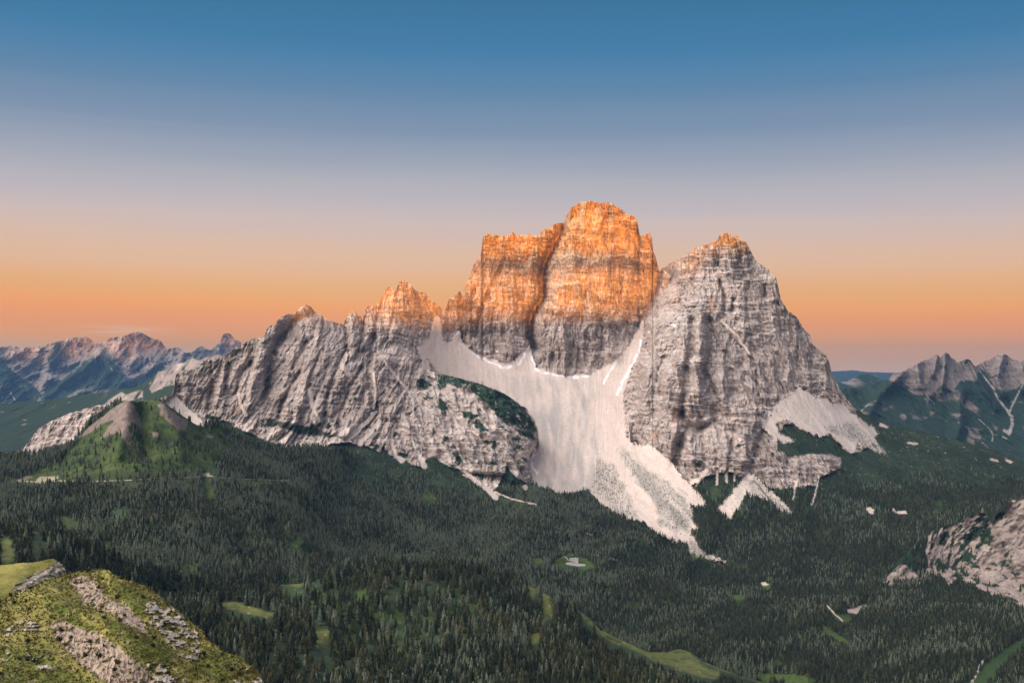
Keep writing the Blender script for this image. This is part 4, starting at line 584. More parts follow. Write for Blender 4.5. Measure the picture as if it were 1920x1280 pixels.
sheet('distant_hill', 1500, 1800, 2, [(1500, 722), (1550, 720), (1575, 716), (1590, 714), (1598, 710), (1606, 706), (1614, 702), (1622, 701), (1630, 701), (1638, 705), (1646, 709), (1655, 714), (1680, 720), (1800, 740)], 800, 50, [(1500, 722, 17000), (1620, 701, 17500), (1800, 740, 17500), (1500, 800, 14000), (1800, 800, 14000)], far_relief(2.2, 260, []), far_colour(2, lambda x, y, wx, wy, X, Z: sst(.2, -.1, fbm(X/400, 1., Z/300, 3)-.12), .9), far_mat, jag=.5, gpow=1.2, back=(400, 200, 6))
sheet('distant_hill', 1450, 2140, 3, [(1450, 697), (1520, 695), (1560, 696), (1580, 695), (1600, 694), (1625, 697), (1650, 698), (1700, 699), (1800, 701), (2140, 698)], 760, 30, [(1450, 697, 42000), (2140, 698, 42000), (1450, 760, 30000), (2140, 760, 30000)], far_relief(5, 600, []), far_colour(6, lambda x, y, wx, wy, X, Z: np.ones(x.shape), 1), far_mat, jag=.4, gpow=1.0, back=(1500, 400, 5))

# valley floor, one sheet out to the horizon
gx = np.linspace(-1, 1, 60); GX, GY = np.meshgrid(np.sign(gx)*np.abs(gx)**2*70000, np.sign(gx)*np.abs(gx)**2*70000)
gz = -1010+60*fbm(GX/5000, GY/5000, 1., 3); gp = np.stack([GX, GY+8000, gz], -1)[::-1]
gcx = np.empty(gp.shape); gcx[:] = VEG
struct(grid_mesh('ground', gp, gcx, veg_mat))

# ================================================================== FOREGROUND HILL
SKY_F2 = [(-260, 1075), (-100, 1066), (0, 1059), (20, 1057), (40, 1055), (60, 1054), (75, 1052), (88, 1049), (100, 1047), (106, 1050), (112, 1054), (118, 1058), (122, 1063), (123.5, 1072), (124, 1080)]
CT_F2 = [(-260, 1075, 262), (0, 1059, 258), (100, 1047, 262), (124, 1070, 262), (60, 1085, 248), (0, 1120, 232), (-260, 1150, 225), (100, 1100, 250), (60, 1160, 235), (-100, 1250, 215), (124, 1200, 245)]
CL2 = [[(108, 1051), (122, 1060), (126, 1080), (100, 1088), (80, 1096), (60, 1100), (35, 1112), (20, 1112), (26, 1098), (45, 1087), (62, 1077), (80, 1070), (95, 1063)]]
LG = np.array([.265, .245, .068]); DG = np.array([.085, .10, .028]); EARTH = np.array([.38, .30, .235]); STONE = np.array([.44, .40, .345]); SHRUB = np.array([.05, .045, .025])
def f_turf(X, Y, Z):
    g = np.empty(X.shape+(3,)); g[:] = LG
    g = mixc(g, DG, .75*sst(-.05, .40, fbm(X/9, Y/9, Z/5, 3))); g = mixc(g, LG*1.18, .45*sst(.05, .4, fbm(X/2.2+9, Y/2.2, Z, 4))); g = mixc(g, np.array([.19, .155, .07]), .35*sst(.1, .4, fbm(X/3+4, Y/3, Z/1.5, 4)))
    return g
def relief_F2(X, Y, Z, x, y):
    cl = _m['F2'] = mask(x+6*pn(X/1.6, Z/1.2, 1.), y+5*pn(X/1.6, Z/1.2, 5.), CL2, 1.5)
    return cl*(1.4*(.6-ridged(X/2.2, Y/4, Z/2.0, 4)))+.9*fbm(X/7, Y/7, Z/5, 4)+.22*fbm(X/.8, Y/.8, Z/.5, 3)+.5*terrace(Z, X*3, Y*3, .9, 2., .6)[0]*(1-cl)
def colour_F2(X, Y, Z, x, y, nr, dd):
    cl = _m['F2']; c = f_turf(X, Y, Z)
    s = np.empty_like(c); s[:] = STONE; s = mixc(s, EARTH*.75, sst(-.1, .3, fbm(X/1.5, Y/1.5, Z/.7, 4))); s = mixc(s, DG*.8, .85*sst(.05, .25, fbm(X/1.3, Y/1.3, Z/1.2+5, 4)+.14*sst(62, 30, x)))
    return np.clip(mixc(c, 0, cl)+s*cl[..., None], .01, .9)
turf_mat = ground_mat('near_hill_turf', 1.6, var=.22, bump=.6, dist=.2)
sheet('grassy_ledge', -260, 124, .8, SKY_F2, 1250, 240, CT_F2, relief_F2, colour_F2, turf_mat, jag=.5, gpow=1.1, back=(1.0, 6.0, 8))
SKY_F = [(-260, 1215), (-100, 1160), (-20, 1130), (10, 1120), (40, 1108), (60, 1099), (80, 1090), (100, 1082), (125, 1076), (150, 1070), (170, 1068), (195, 1068), (205, 1070), (216, 1077), (225, 1083), (238, 1088), (250, 1090), (268, 1096), (285, 1105), (295, 1114), (303, 1122), (315, 1131), (325, 1138), (338, 1149), (350, 1158), (362, 1169), (370, 1174), (378, 1180), (383, 1188), (384, 1196), (395, 1203), (406, 1211), (420, 1222), (435, 1227), (450, 1230), (457, 1235), (464, 1244), (475, 1252), (485, 1262), (492, 1275), (500, 1290), (520, 1330), (560, 1420)]
CT_F = [(-260, 1215, 200), (0, 1124, 215), (100, 1082, 224), (190, 1068, 228), (285, 1105, 224), (384, 1190, 216), (460, 1240, 210), (500, 1290, 207), (560, 1420, 195), (150, 1150, 210), (250, 1200, 202), (0, 1200, 200), (150, 1280, 190), (350, 1280, 198), (0, 1280, 186), (-260, 1300, 180), (300, 1450, 172), (0, 1450, 165), (-260, 1600, 150), (300, 1600, 155), (560, 1600, 165)]
EAR = [[(145, 1082), (158, 1080), (178, 1088), (198, 1100), (195, 1112), (205, 1118), (222, 1128), (240, 1140), (252, 1148), (262, 1158), (268, 1170), (280, 1190), (262, 1182), (245, 1175), (225, 1163), (210, 1152), (195, 1145), (175, 1138), (155, 1130), (148, 1115), (142, 1100), (130, 1090)],
       [(95, 1165), (115, 1160), (130, 1168), (150, 1175), (175, 1185), (200, 1196), (220, 1212), (250, 1235), (275, 1252), (300, 1275), (330, 1300), (220, 1300), (195, 1275), (165, 1255), (140, 1235), (115, 1210), (100, 1190)]]
RKF = [[(268, 1150), (285, 1115), (300, 1122), (325, 1140), (350, 1160), (372, 1178), (384, 1195), (378, 1215), (372, 1245), (350, 1240), (330, 1225), (315, 1200), (290, 1180), (272, 1165)], [(0, 1178), (30, 1165), (60, 1165), (85, 1180), (70, 1190), (40, 1185), (0, 1195)], [(275, 1240), (310, 1245), (345, 1270), (360, 1300), (280, 1290)], [(440, 1265), (465, 1248), (490, 1270), (505, 1300), (440, 1300)], [(45, 1215), (80, 1230), (110, 1265), (95, 1270), (60, 1240)], [(0, 1215), (20, 1220), (20, 1235), (0, 1232)]]
DGF = [[(70, 1115), (110, 1125), (160, 1165), (185, 1185), (140, 1170), (90, 1145)], [(215, 1085), (240, 1100), (285, 1120), (265, 1155), (240, 1140), (215, 1110), (200, 1095)], [(0, 1205), (60, 1215), (120, 1250), (180, 1280), (180, 1300), (0, 1300)], [(375, 1215), (400, 1215), (440, 1235), (450, 1262), (420, 1285), (385, 1275), (370, 1250)], [(180, 1150), (240, 1180), (300, 1215), (330, 1245), (270, 1235), (220, 1200)]]
def relief_F(X, Y, Z, x, y):
    a = 8*fbm(X/3.0, Z/2.2, 1.5, 4); b = 7*fbm(X/3.0, Z/2.2, 6.5, 4)
    a2 = 9*fbm(X/1.0, Z/.8, 21.5, 4, .65)
    e = mask(x+a*1.5+a2, y+b*1.5+a2*.8, EAR, 3.0)*(1-.9*sst(.16, .26, fbm(X/1.3, Y/1.3, Z/.8+8, 4, .6))); r = mask(x+a*1.6, y+b*1.6, RKF, 3)
    blk = sst(.06, .20, fbm(X/2.1, Y/2.4, Z/1.1, 5, .6)+.12*mask(x, y, [RKF[0], RKF[2], RKF[3]], 6)); _m['F'] = (e, r*blk, mask(x+a*2, y+b*2, DGF, 5), a)
    dd = 2.4*fbm(X/11, Y/11, Z/7, 3)+.34*fbm(X/2.6, Y/2.6, Z/1.8, 4)+.14*fbm(X/.6, Y/.6, Z/.4, 3)
    dd -= r*blk*(.35+.8*ridged(X/1.6, Y/1.6, Z/1.3, 3))-.35*r
    dd += e*(.7*(.5-ridged(X/.9+Z/1.6, Y/3, Z/3, 3))+.5)
    dd += .35*terrace(Z, X*2, Y*2, .8, 2., .6)[0]*(1-e)*(1-r)
    dd += 2.2*near(x, y, [(190, 1085), (200, 1110), (240, 1140), (270, 1160)], 7)*.6-2.2*near(x, y, [(60, 1105), (150, 1150), (260, 1190), (350, 1250)], 16)
    return dd
def colour_F(X, Y, Z, x, y, nr, dd):
    e, r, dg, a = _m['F']; c = f_turf(X, Y, Z)
    c = mixc(c, DG*np.array([.95, 1.25, .8]), .65*dg)
    c = mixc(c, EARTH*.9, .55*sst(.18, .34, fbm(X/1.4, Y/1.4, Z/.9+3, 4)))
    q = np.empty_like(c); q[:] = EARTH; q = mixc(q, EARTH*1.18, sst(-.2, .3, fbm(X/3, Y/3, Z/2, 3))); q = mixc(q, np.array([.15, .11, .09]), .8*sst(.16, .34, fbm(X/.9+Z/2, Y/3, Z/.35, 4))); q = mixc(q, DG, .85*sst(.30, .40, fbm(X/.8, Y/.8, Z/.5+8, 4)))
    c = mixc(c, 0, e)+q*e[..., None]
    s = np.empty_like(c); s[:] = STONE; s = mixc(s, STONE*.62, sst(0, .35, fbm(X/1.1, Y/1.1, Z/.7, 4)))
    c = mixc(c, 0, r)+s*r[..., None]
    dark = near(x+a*.4, y+a*.3, [(165, 1083), (180, 1087), (195, 1096), (200, 1106)], 3.5)+near(x+a*.3, y, [(128, 1112), (145, 1122), (152, 1130)], 4)+near(x, y+a*.3, [(215, 1105), (225, 1112), (232, 1122)], 3)
    c = mixc(c, SHRUB, np.clip(dark, 0, 1)*.85*sst(-.3, .1, fbm(X/.8, Y/.8, Z/.5, 3)))
    return np.clip(c, .01, .9)
FS = sheet('foreground_hill', -260, 560, .8, SKY_F, 1600, 520, CT_F, relief_F, colour_F, turf_mat, jag=1.0, gpow=1.25, back=(.8, 6.0, 10))

# low shrubs and tussocks on the near hill: one uncountable cover
def clump_mesh(name, pts, sizes, mat, nb=9, col=None):
    V = []; Fc = []; k = 0
    for p, s in zip(pts, sizes):
        for _ in range(nb):
            a = rnd.uniform(0, 6.28); t = rnd.uniform(.1, .9); w = s*rnd.uniform(.12, .26); h = s*rnd.uniform(.5, 1.1)
            d = np.array([math.cos(a), math.sin(a), 0]); q = np.array([-d[1], d[0], 0]); b = p+d*s*.35*rnd.rand()-np.array([0, 0, .1*s])
            V += [b-q*w, b+q*w, b+d*t*s*.5+q*w*.7+[0, 0, h*.7], b+d*t*s*.7+[0, 0, h], b+d*t*s*.5-q*w*.7+[0, 0, h*.7]]
            Fc.append((k, k+1, k+2, k+3, k+4)); k += 5
    me = bpy.data.meshes.new(name); me.from_pydata([tuple(v) for v in V], [], Fc); me.materials.append(mat)
    o = bpy.data.objects.new(name, me); C.objects.link(o); return o
fe, fr, fdg, _a = _m['F']
def pick(s, w, n):
    w = w*((s['X'] > -60) & (s['X'] < 1990) & (s['Y'] < 1340)); p = w.ravel()/w.sum()
    i = rnd.choice(p.size, n, p=p); j = np.unravel_index(i, w.shape); return s['P'][j]
o = clump_mesh('grass', pick(FS, (1-fe)*(1-fr)*.7+.05, 9000), rnd.uniform(.18, .5, 9000), plain_mat('tussock_grass', (.13, .125, .035), scale=.4, var=.5), nb=5)
o['kind'] = 'stuff'; o['label'] = 'yellow green tussock grass covering the foreground hill'
sp_pts = pick(FS, fe*.18+(1-fr)*.2, 90)
o = clump_mesh('low_shrubs', sp_pts, rnd.uniform(.35, .9, 110), plain_mat('shrub_leaf', (.035, .042, .018), scale=.6, var=.4), nb=26)
o['kind'] = 'stuff'; o['label'] = 'small dark low shrubs scattered on the bare earth of the foreground hill'

# ================================================================== TREES
def leaf_mat(name, c0, c1, c2):
    m = bpy.data.materials.new(name); m.use_nodes = True; t = m.node_tree; N = t.nodes.new; L = t.links.new; b = t.nodes['Principled BSDF']; b.inputs['Roughness'].default_value = .9; b.inputs['Specular IOR Level'].default_value = .1
    oi = N('ShaderNodeObjectInfo'); r = N('ShaderNodeValToRGB'); e = r.color_ramp.elements; e[0].color = (*c0, 1); e[1].color = (*c2, 1); n = e.new(.55); n.color = (*c1, 1)
    L(oi.outputs['Random'], r.inputs[0])
    g = N('ShaderNodeTexCoord'); nz = N('ShaderNodeTexNoise'); nz.inputs['Scale'].default_value = 9; L(g.outputs['Object'], nz.inputs['Vector'])
    mr = N('ShaderNodeMapRange'); mr.inputs['From Min'].default_value = .3; mr.inputs['From Max'].default_value = .7; mr.inputs['To Min'].default_value = .6; mr.inputs['To Max'].default_value = 1.4; L(nz.outputs['Fac'], mr.inputs['Value'])
    x = N('ShaderNodeMix'); x.data_type = 'RGBA'; x.blend_type = 'MULTIPLY'; x.inputs[0].default_value = 1; L(r.outputs[0], x.inputs[6]); L(mr.outputs[0], x.inputs[7]); L(x.outputs[2], b.inputs['Base Color'])
    return m
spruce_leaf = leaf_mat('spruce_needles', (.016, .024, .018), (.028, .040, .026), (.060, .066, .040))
lit_leaf = leaf_mat('spruce_needles_lit', (.092, .118, .086), (.118, .145, .098), (.145, .165, .112))  # same needles in paler colour, standing in for brighter light on the mid slopes
larch_leaf = leaf_mat('larch_needles', (.034, .044, .022), (.060, .070, .034), (.090, .084, .046))
bark = plain_mat('bark', (.10, .075, .06), scale=8)
def crown_mesh(name, rad, tiers, mat, seed, droop=.5, col=.06):
    r_ = np.random.RandomState(seed); V = []; F_ = []; k = 0
    for t in range(tiers):
        f = t/tiers; z0 = .10+.90*f**.92; z1 = min(1.0, z0+1.5/tiers+.03); rr = rad*(1-f)**.82*(1+.18*r_.normal())+.012
        n = 9 if t < tiers*.6 else 7; a0 = r_.uniform(0, 6.28); V.append((0.01*r_.normal(), .01*r_.normal(), z1)); c = k; k += 1
        for i in range(n*2):
            a = a0+math.pi*i/n; q = rr*(1.12 if i % 2 else .58)*(1+.22*r_.normal()); V.append((q*math.cos(a), q*math.sin(a), z0-(droop*q if i % 2 else -.02)+.012*r_.normal())); k += 1
        for i in range(n*2): F_.append((c, c+1+i, c+1+(i+1) % (n*2)))
    me = bpy.data.meshes.new(name); me.from_pydata(V, [], F_); me.materials.append(mat); return me
def trunk_mesh(name):
    V = []; F_ = []; n = 7
    for z, r in ((-.06, .022), (.0, .017), (.25, .013), (.7, .006), (.97, .001)):
        for i in range(n): V.append((r*math.cos(6.283*i/n), r*math.sin(6.283*i/n), z))
    for l in range(4):
        for i in range(n): F_.append((l*n+i, l*n+(i+1) % n, (l+1)*n+(i+1) % n, (l+1)*n+i))
    me = bpy.data.meshes.new(name); me.from_pydata(V, [], F_); me.materials.append(bark); return me
CROWNS = [crown_mesh('spruce_crown', .125, 9, spruce_leaf, 1), crown_mesh('spruce_crown', .105, 10, spruce_leaf, 2), crown_mesh('spruce_crown', .15, 8, spruce_leaf, 3), crown_mesh('larch_crown', .15, 8, larch_leaf, 4, .2), crown_mesh('larch_crown', .175, 7, larch_leaf, 5, .15), crown_mesh('spruce_crown_lit', .13, 9, lit_leaf, 6), crown_mesh('spruce_crown_lit', .115, 10, lit_leaf, 7), crown_mesh('spruce_crown_lit', .15, 8, lit_leaf, 8)]
TRUNK = trunk_mesh('trunk')

# where trees stand: by ground area of every slope, only on the side that faces the valley
def clear_above(w, x, y, polys, reach, lines=()):
    """no trees where they would stand in front of a clearing (they were felled or never grew below it)"""
    for k in np.linspace(0, reach, 4):
        w = w*(1-mask(x, y-k, polys, 1.5))
        for l, wd in lines: w = w*(1-sst(.3, .6, near(x, y-k, l, wd)))
    return w
def scatter(s, w, dens, hid):
    P = s['P']; A = P[:-1, :-1]; B = P[1:, :-1]; Cc = P[:-1, 1:]
    e1 = (B-A)[..., :2]; e2 = (Cc-A)[..., :2]; ar = np.abs(e1[..., 0]*e2[..., 1]-e1[..., 1]*e2[..., 0])
    x = s['X'][:-1, :-1]; y = s['Y'][:-1, :-1]; ok = (x > -160) & (x < 2060) & (y < 1345)
    ar = np.minimum(ar, np.percentile(ar[ok], 97)*1.5)
    gap = fbm(A[..., 0]/110, A[..., 1]/170, 31., 4, .6); w = w*1.; w[:-1, :-1] *= .22+1.1*sst(-.30, -.02, gap)
    wt = ar*w[:-1, :-1]*ok; n = int(wt.sum()*dens); i = rnd.choice(wt.size, n, p=wt.ravel()/wt.sum()); j, k = np.unravel_index(i, wt.shape)
    a = rnd.rand(n)[:, None]; b = rnd.rand(n)[:, None]
    Q = (A[j, k]*(1-a)+B[j, k]*a)*(1-b)+(Cc[j, k]*(1-a)+P[j+1, k+1]*a)*b
    qx = Q[:, 0]/Q[:, 1]*FPX+960; qy = HY-Q[:, 2]/Q[:, 1]*FPX; keep = np.ones(n, bool)
    top = qy-24/Q[:, 1]*FPX
    for h in hid: keep &= ~((depth_of(h, qx, top) < Q[:, 1]-2))
    return Q[keep]
TR = []
def add_trees(s, w, dens, hid, h0, h1, larch, tag=0, pale=.75):
    Q = scatter(s, w, dens, hid); n = len(Q)
    patch = fbm(Q[:, 0]/220, Q[:, 1]/220, 2.2, 3); h = (h0+(h1-h0)*rnd.rand(n))*(1+.25*patch)
    lk = rnd.rand(n) < larch*(.35+1.3*sst(-.2, .35, fbm(Q[:, 0]/300, Q[:, 1]/300, 7.2, 3)))
    kind = np.where(lk, 3+rnd.randint(0, 2, n), rnd.randint(0, 3, n))
    qx = Q[:, 0]/Q[:, 1]*FPX+960
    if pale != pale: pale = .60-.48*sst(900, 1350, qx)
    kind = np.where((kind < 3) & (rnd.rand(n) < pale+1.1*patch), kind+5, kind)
    TR.append(np.c_[Q, h, kind, np.full(n, tag)])
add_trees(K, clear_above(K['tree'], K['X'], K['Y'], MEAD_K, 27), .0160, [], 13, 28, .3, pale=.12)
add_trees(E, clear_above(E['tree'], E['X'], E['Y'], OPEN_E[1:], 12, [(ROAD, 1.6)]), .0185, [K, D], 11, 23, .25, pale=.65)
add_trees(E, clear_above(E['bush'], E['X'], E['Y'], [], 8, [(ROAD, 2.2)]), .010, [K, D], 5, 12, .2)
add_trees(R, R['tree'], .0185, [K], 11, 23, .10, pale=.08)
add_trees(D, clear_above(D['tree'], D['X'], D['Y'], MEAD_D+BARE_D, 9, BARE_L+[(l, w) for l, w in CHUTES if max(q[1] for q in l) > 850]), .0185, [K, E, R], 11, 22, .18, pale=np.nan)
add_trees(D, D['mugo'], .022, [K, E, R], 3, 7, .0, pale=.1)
TR = np.concatenate(TR)
print('TREES', len(TR))
# the three hundred that show largest stand as trees of their own
tx = TR[:, 0]/TR[:, 1]*FPX+960; ty = HY-TR[:, 2]/TR[:, 1]*FPX; tp = ty-TR[:, 3]/TR[:, 1]*FPX
size = TR[:, 3]/TR[:, 1]*((tx > 5) & (tx < 1915) & (tp < 1250) & (ty < 1300) & (ty > 1180))
size *= (tx > 520)           # not behind the foreground hill
idx = np.argsort(-size)[:300]
mk = mask(tx, ty, MEAD_K, 6) > .5
protos = {}
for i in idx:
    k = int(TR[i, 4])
    kd = 'larch_tree' if k in (3, 4) else ('spruce_tree_lit' if k > 4 else 'spruce_tree')
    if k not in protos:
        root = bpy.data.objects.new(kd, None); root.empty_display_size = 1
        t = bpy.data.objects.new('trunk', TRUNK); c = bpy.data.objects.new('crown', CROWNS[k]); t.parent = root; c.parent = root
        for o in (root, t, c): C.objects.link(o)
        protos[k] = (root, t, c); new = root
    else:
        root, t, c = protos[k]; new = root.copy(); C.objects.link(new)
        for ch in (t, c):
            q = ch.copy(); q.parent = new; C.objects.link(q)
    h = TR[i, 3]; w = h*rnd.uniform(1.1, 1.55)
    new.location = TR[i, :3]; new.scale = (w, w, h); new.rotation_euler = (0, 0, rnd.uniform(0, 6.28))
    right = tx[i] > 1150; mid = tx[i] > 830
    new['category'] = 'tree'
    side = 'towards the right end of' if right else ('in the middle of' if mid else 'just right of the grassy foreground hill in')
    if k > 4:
        new['label'] = 'pale grey green spruce, painted as if better lit, '+side+' the nearest wood'
        new['group'] = 'spruces painted as if better lit '+side+' the nearest wood'
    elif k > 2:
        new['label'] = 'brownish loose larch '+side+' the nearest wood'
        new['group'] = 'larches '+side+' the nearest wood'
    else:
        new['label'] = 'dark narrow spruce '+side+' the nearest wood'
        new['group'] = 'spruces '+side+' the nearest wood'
rest = np.delete(TR, idx, 0)
assert len(protos) == len(CROWNS), protos.keys()
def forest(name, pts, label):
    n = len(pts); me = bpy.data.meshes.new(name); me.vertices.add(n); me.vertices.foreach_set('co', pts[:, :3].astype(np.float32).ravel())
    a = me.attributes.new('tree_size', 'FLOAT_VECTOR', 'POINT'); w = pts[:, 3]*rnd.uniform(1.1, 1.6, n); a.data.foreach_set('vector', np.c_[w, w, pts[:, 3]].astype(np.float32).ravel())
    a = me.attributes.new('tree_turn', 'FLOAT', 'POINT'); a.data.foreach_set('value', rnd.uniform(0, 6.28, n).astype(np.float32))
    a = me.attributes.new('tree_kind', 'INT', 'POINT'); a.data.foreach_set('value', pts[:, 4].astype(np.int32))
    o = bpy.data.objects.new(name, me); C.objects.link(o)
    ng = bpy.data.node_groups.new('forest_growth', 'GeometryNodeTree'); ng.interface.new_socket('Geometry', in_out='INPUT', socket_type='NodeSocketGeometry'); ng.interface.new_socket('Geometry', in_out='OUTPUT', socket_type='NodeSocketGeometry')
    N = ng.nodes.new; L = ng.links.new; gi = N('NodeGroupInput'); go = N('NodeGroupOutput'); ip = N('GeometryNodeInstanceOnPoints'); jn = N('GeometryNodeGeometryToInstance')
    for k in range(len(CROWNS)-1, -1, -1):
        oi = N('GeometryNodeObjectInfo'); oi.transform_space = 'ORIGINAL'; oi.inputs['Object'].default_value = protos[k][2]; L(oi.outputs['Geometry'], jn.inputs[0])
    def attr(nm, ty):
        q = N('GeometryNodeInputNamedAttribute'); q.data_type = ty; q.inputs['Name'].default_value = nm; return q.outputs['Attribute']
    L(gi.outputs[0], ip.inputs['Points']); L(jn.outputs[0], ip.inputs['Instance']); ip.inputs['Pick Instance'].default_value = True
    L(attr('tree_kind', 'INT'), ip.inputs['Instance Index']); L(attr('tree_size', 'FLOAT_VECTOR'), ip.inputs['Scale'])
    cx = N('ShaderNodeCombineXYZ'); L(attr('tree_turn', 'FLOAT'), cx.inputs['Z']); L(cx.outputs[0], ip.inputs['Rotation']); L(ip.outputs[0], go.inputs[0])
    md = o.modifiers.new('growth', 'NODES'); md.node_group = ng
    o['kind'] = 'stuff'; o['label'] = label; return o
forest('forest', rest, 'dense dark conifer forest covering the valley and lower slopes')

# ================================================================== SMALL THINGS
def box_mesh(bm_list, name, mat, parent=None):
    V = []; F_ = []
    for (x0, x1, y0, y1, z0, z1) in bm_list:
        k = len(V); V += [(x0, y0, z0), (x1, y0, z0), (x1, y1, z0), (x0, y1, z0), (x0, y0, z1), (x1, y0, z1), (x1, y1, z1), (x0, y1, z1)]
        F_ += [(k, k+3, k+2, k+1), (k+4, k+5, k+6, k+7), (k, k+1, k+5, k+4), (k+1, k+2, k+6, k+5), (k+2, k+3, k+7, k+6), (k+3, k, k+4, k+7)]
    me = bpy.data.meshes.new(name); me.from_pydata(V, [], F_); me.materials.append(mat); o = bpy.data.objects.new(name, me); C.objects.link(o); o.parent = parent; return o
def front_depth(x, y):
    return min(float(depth_of(s, np.array([float(x)]), np.array([float(y)]))[0]) for s in (D, E, K, R))
hd = front_depth(1076, 1052)
hut = bpy.data.objects.new('mountain_lodge', None); C.objects.link(hut); hut.location = at(1076, 1052.5, hd-3); hut.rotation_euler = (0, 0, math.radians(10))
hut['label'] = 'long white mountain lodge with grey pitched roof in a small green clearing'; hut['category'] = 'building'
wm = plain_mat('lodge_render', (.85, .74, .68), scale=.3, var=.06); rm = plain_mat('lodge_roof_sheet', (.30, .31, .33), scale=.5); gm = plain_mat('dark_glass', (.04, .045, .05), rough=.2); fm = plain_mat('brown_timber', (.18, .10, .06))
box_mesh([(-15, 15, -5, 5, -7, 10)], 'wall', wm, hut)
V = [(-16, -6.5, 9.4), (16, -6.5, 9.4), (16, 6.5, 9.4), (-16, 6.5, 9.4), (-16, 0, 14), (16, 0, 14), (-15, -5, 10.01), (-15, 5, 10.01), (15, -5, 10.01), (15, 5, 10.01)]
me = bpy.data.meshes.new('roof'); me.from_pydata(V, [], [(0, 1, 5, 4), (2, 3, 4, 5), (0, 4, 3), (1, 2, 5), (0, 3, 2, 1)]); me.materials.append(rm); roof = bpy.data.objects.new('roof', me); C.objects.link(roof); roof.parent = hut
box_mesh([(6, 7.4, 1.2, 2.6, 11, 15.5)], 'chimney', wm, roof)
for lv in (2.2, 6.4):
    for i in range(7):
        if lv < 3 and i == 3: continue
        wv = box_mesh([(-13+i*4, -11.4+i*4, -5.08, -4.9, lv, lv+1.7)], 'window', gm, hut)
        box_mesh([(-13.3+i*4, -13.02+i*4, -5.16, -5.0, lv, lv+1.7), (-11.38+i*4, -11.1+i*4, -5.16, -5.0, lv, lv+1.7)], 'shutter', fm, wv)
box_mesh([(-1.1, .7, -5.1, -4.9, 0, 2.6)], 'door', fm, hut)

def ribbon(name, line, width, mat, lift=1.2, step=4, sheets=None):
    P = np.array(line, float); L_ = np.r_[0, np.cumsum(np.hypot(*np.diff(P, axis=0).T))]; t = np.arange(0, L_[-1], step); x = np.interp(t, L_, P[:, 0]); y = np.interp(t, L_, P[:, 1])
    s = sheets; d = depth_of(s, x, y); q = pos(x, y, d); tg = np.gradient(q, axis=0); tg[:, 2] = 0; tg /= np.linalg.norm(tg, axis=1)[:, None]; nn = np.c_[-tg[:, 1], tg[:, 0], np.zeros(len(t))]
    w = width*(1+.3*pn(t*.3, 1., 1.))[:, None]
    G = np.stack([q-nn*w+[0, 0, lift-4], q-nn*w+[0, 0, lift], q+nn*w+[0, 0, lift], q+nn*w+[0, 0, lift-4]], 0); col = np.empty(G.shape); col[:] = (.40, .36, .26)
    return struct(grid_mesh(name, G, col, mat))
ribbon('road', ROAD, 3.4, veg_mat, lift=1.6, sheets=E)
ribbon('path', [(1048, 1042), (1056, 1043), (1061, 1044), (1064, 1048), (1067, 1052)], 2.2, veg_mat, lift=1.0, step=2, sheets=D)
# car park below the lodge
pk = [(1061, 1055), (1070, 1054), (1080, 1056), (1097, 1058), (1098, 1061), (1085, 1061.5), (1075, 1060), (1061, 1058)]
dk = [front_depth(a, b) for a, b in pk]; tp_ = [at(a, b, d)+Vector((0, 0, 1.6)) for (a, b), d in zip(pk, dk)]; n = len(pk)
me = bpy.data.meshes.new('parking_area'); me.from_pydata([tuple(v) for v in tp_]+[tuple(v-Vector((0, 0, 8))) for v in tp_], [], [tuple(range(n-1, -1, -1))]+[(i, (i+1) % n, n+(i+1) % n, n+i) for i in range(n)]); me.materials.append(plain_mat('gravel', (.36, .36, .37), scale=.2)); struct(bpy.data.objects.new('parking_area', me)); C.objects.link(bpy.data.objects['parking_area'])

# ================================================================== RELIEF BEHIND THE CAMERA: unseen ridge and slab added to block the low sun
OCC = 9000.0
def occ_top(lat):
    """height of the added ridge by lateral position, shaped to place the shadow edge"""
    pts = [(-40000, 1050), (-10600, 1120), (-9900, 1050), (-9500, 800), (-8300, 850), (-6900, 780), (-6400, 900), (-6000, 1080), (-4800, 1150), (-3500, 1130), (-2500, 1000), (-1500, 737), (-900, 577), (-550, 517), (-60, 485), (300, 539), (1000, 552), (1300, 582), (1400, 617), (1590, 902), (1900, 927), (3000, 850), (9000, 1000), (40000, 1000)]
    return np.interp(lat, *zip(*pts))
ux = np.array([math.cos(SUN_AZ), -math.sin(SUN_AZ)*1.0]); ub = np.array([-math.sin(SUN_AZ), -math.cos(SUN_AZ)])
lat = np.arange(-26000, 26001, 100.); prof = np.array([(-1800, -1150), (-1200, -500), (-600, .55), (-200, .85), (0, 1.0), (300, .8), (900, .3), (1800, -1150)])
rows_ = []
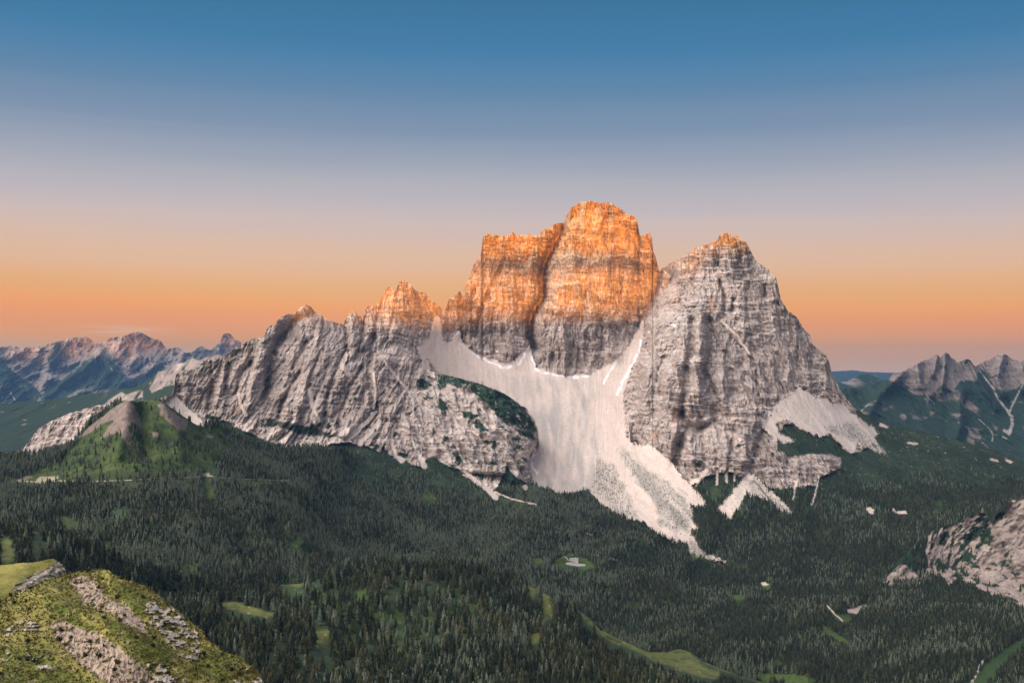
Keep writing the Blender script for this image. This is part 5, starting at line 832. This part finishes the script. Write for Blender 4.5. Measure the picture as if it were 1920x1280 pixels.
for a, hgt in prof:
    top = occ_top(lat)+12*pn(lat/160, 1., a/500); z = np.where(abs(hgt) > 5, hgt, hgt*top+(1-hgt)*-300 if abs(hgt) < 5 else hgt)
    bx = ub*(OCC+a); rows_.append(np.stack([lat*ux[0]+bx[0], lat*ux[1]+bx[1], z+60*pn(lat/900, a/700, 2.)*(abs(hgt) < .95)], -1))
G = np.array(rows_); col = np.empty(G.shape); col[:] = ROCK
struct(grid_mesh('mountain_range', G, col, far_mat))  # unseen ridge, added to keep the sun off the lower slopes

# an unseen flat slab, added to cast a grey band of shade across the wall
cz = 470+11200*math.tan(SUN_EL); cl_lat, cl_back = 830., 4800.
th = np.linspace(0, 2*math.pi, 97); ph = np.linspace(-math.pi/2, math.pi/2, 33); TH, PH = np.meshgrid(th, ph)
a_ = np.cos(PH)*np.cos(TH); b_ = np.cos(PH)*np.sin(TH); c_ = np.sin(PH); lump = 1+.30*fbm(a_*3, b_*3, c_*3, 4)
lx = cl_lat+560*a_*lump; bb = cl_back+260*b_*lump; zz = 612+(cl_back+6300)*math.tan(SUN_EL)+16*a_+44*c_*(1+.5*fbm(a_*5, b_*5, c_*3+4, 3))+14*pn(a_*6, b_*3, 2.)
Pc = np.stack([lx*ux[0]+bb*ub[0], lx*ux[1]+bb*ub[1], zz], -1); cc = np.empty(Pc.shape); cc[:] = (.8, .78, .78)
sun_blocker = grid_mesh('sun_blocker', Pc, cc, plain_mat('sun_blocker_grey', (.8, .78, .78), rough=1, scale=.004)); sun_blocker['category'] = 'sun_blocker'; sun_blocker['label'] = 'unseen flat grey slab added behind the viewpoint to shade a band of the wall'

# ------------------------------------------------------------------ air
hz = box_mesh([(-38000, 38000, -14000, 60000, -1200, 1190)], 'haze', bpy.data.materials.new('haze_air')); hz['kind'] = 'stuff'; hz['label'] = 'thin blue evening haze filling the valleys'
m = hz.data.materials[0]; m.use_nodes = True; t = m.node_tree; t.nodes.clear(); o_ = t.nodes.new('ShaderNodeOutputMaterial'); v = t.nodes.new('ShaderNodeVolumePrincipled'); t.links.new(v.outputs[0], o_.inputs['Volume'])
v.inputs['Color'].default_value = (.15, .31, .56, 1); v.inputs['Density'].default_value = 1.6e-5; v.inputs['Anisotropy'].default_value = .0
S.cycles.volume_max_steps = 64
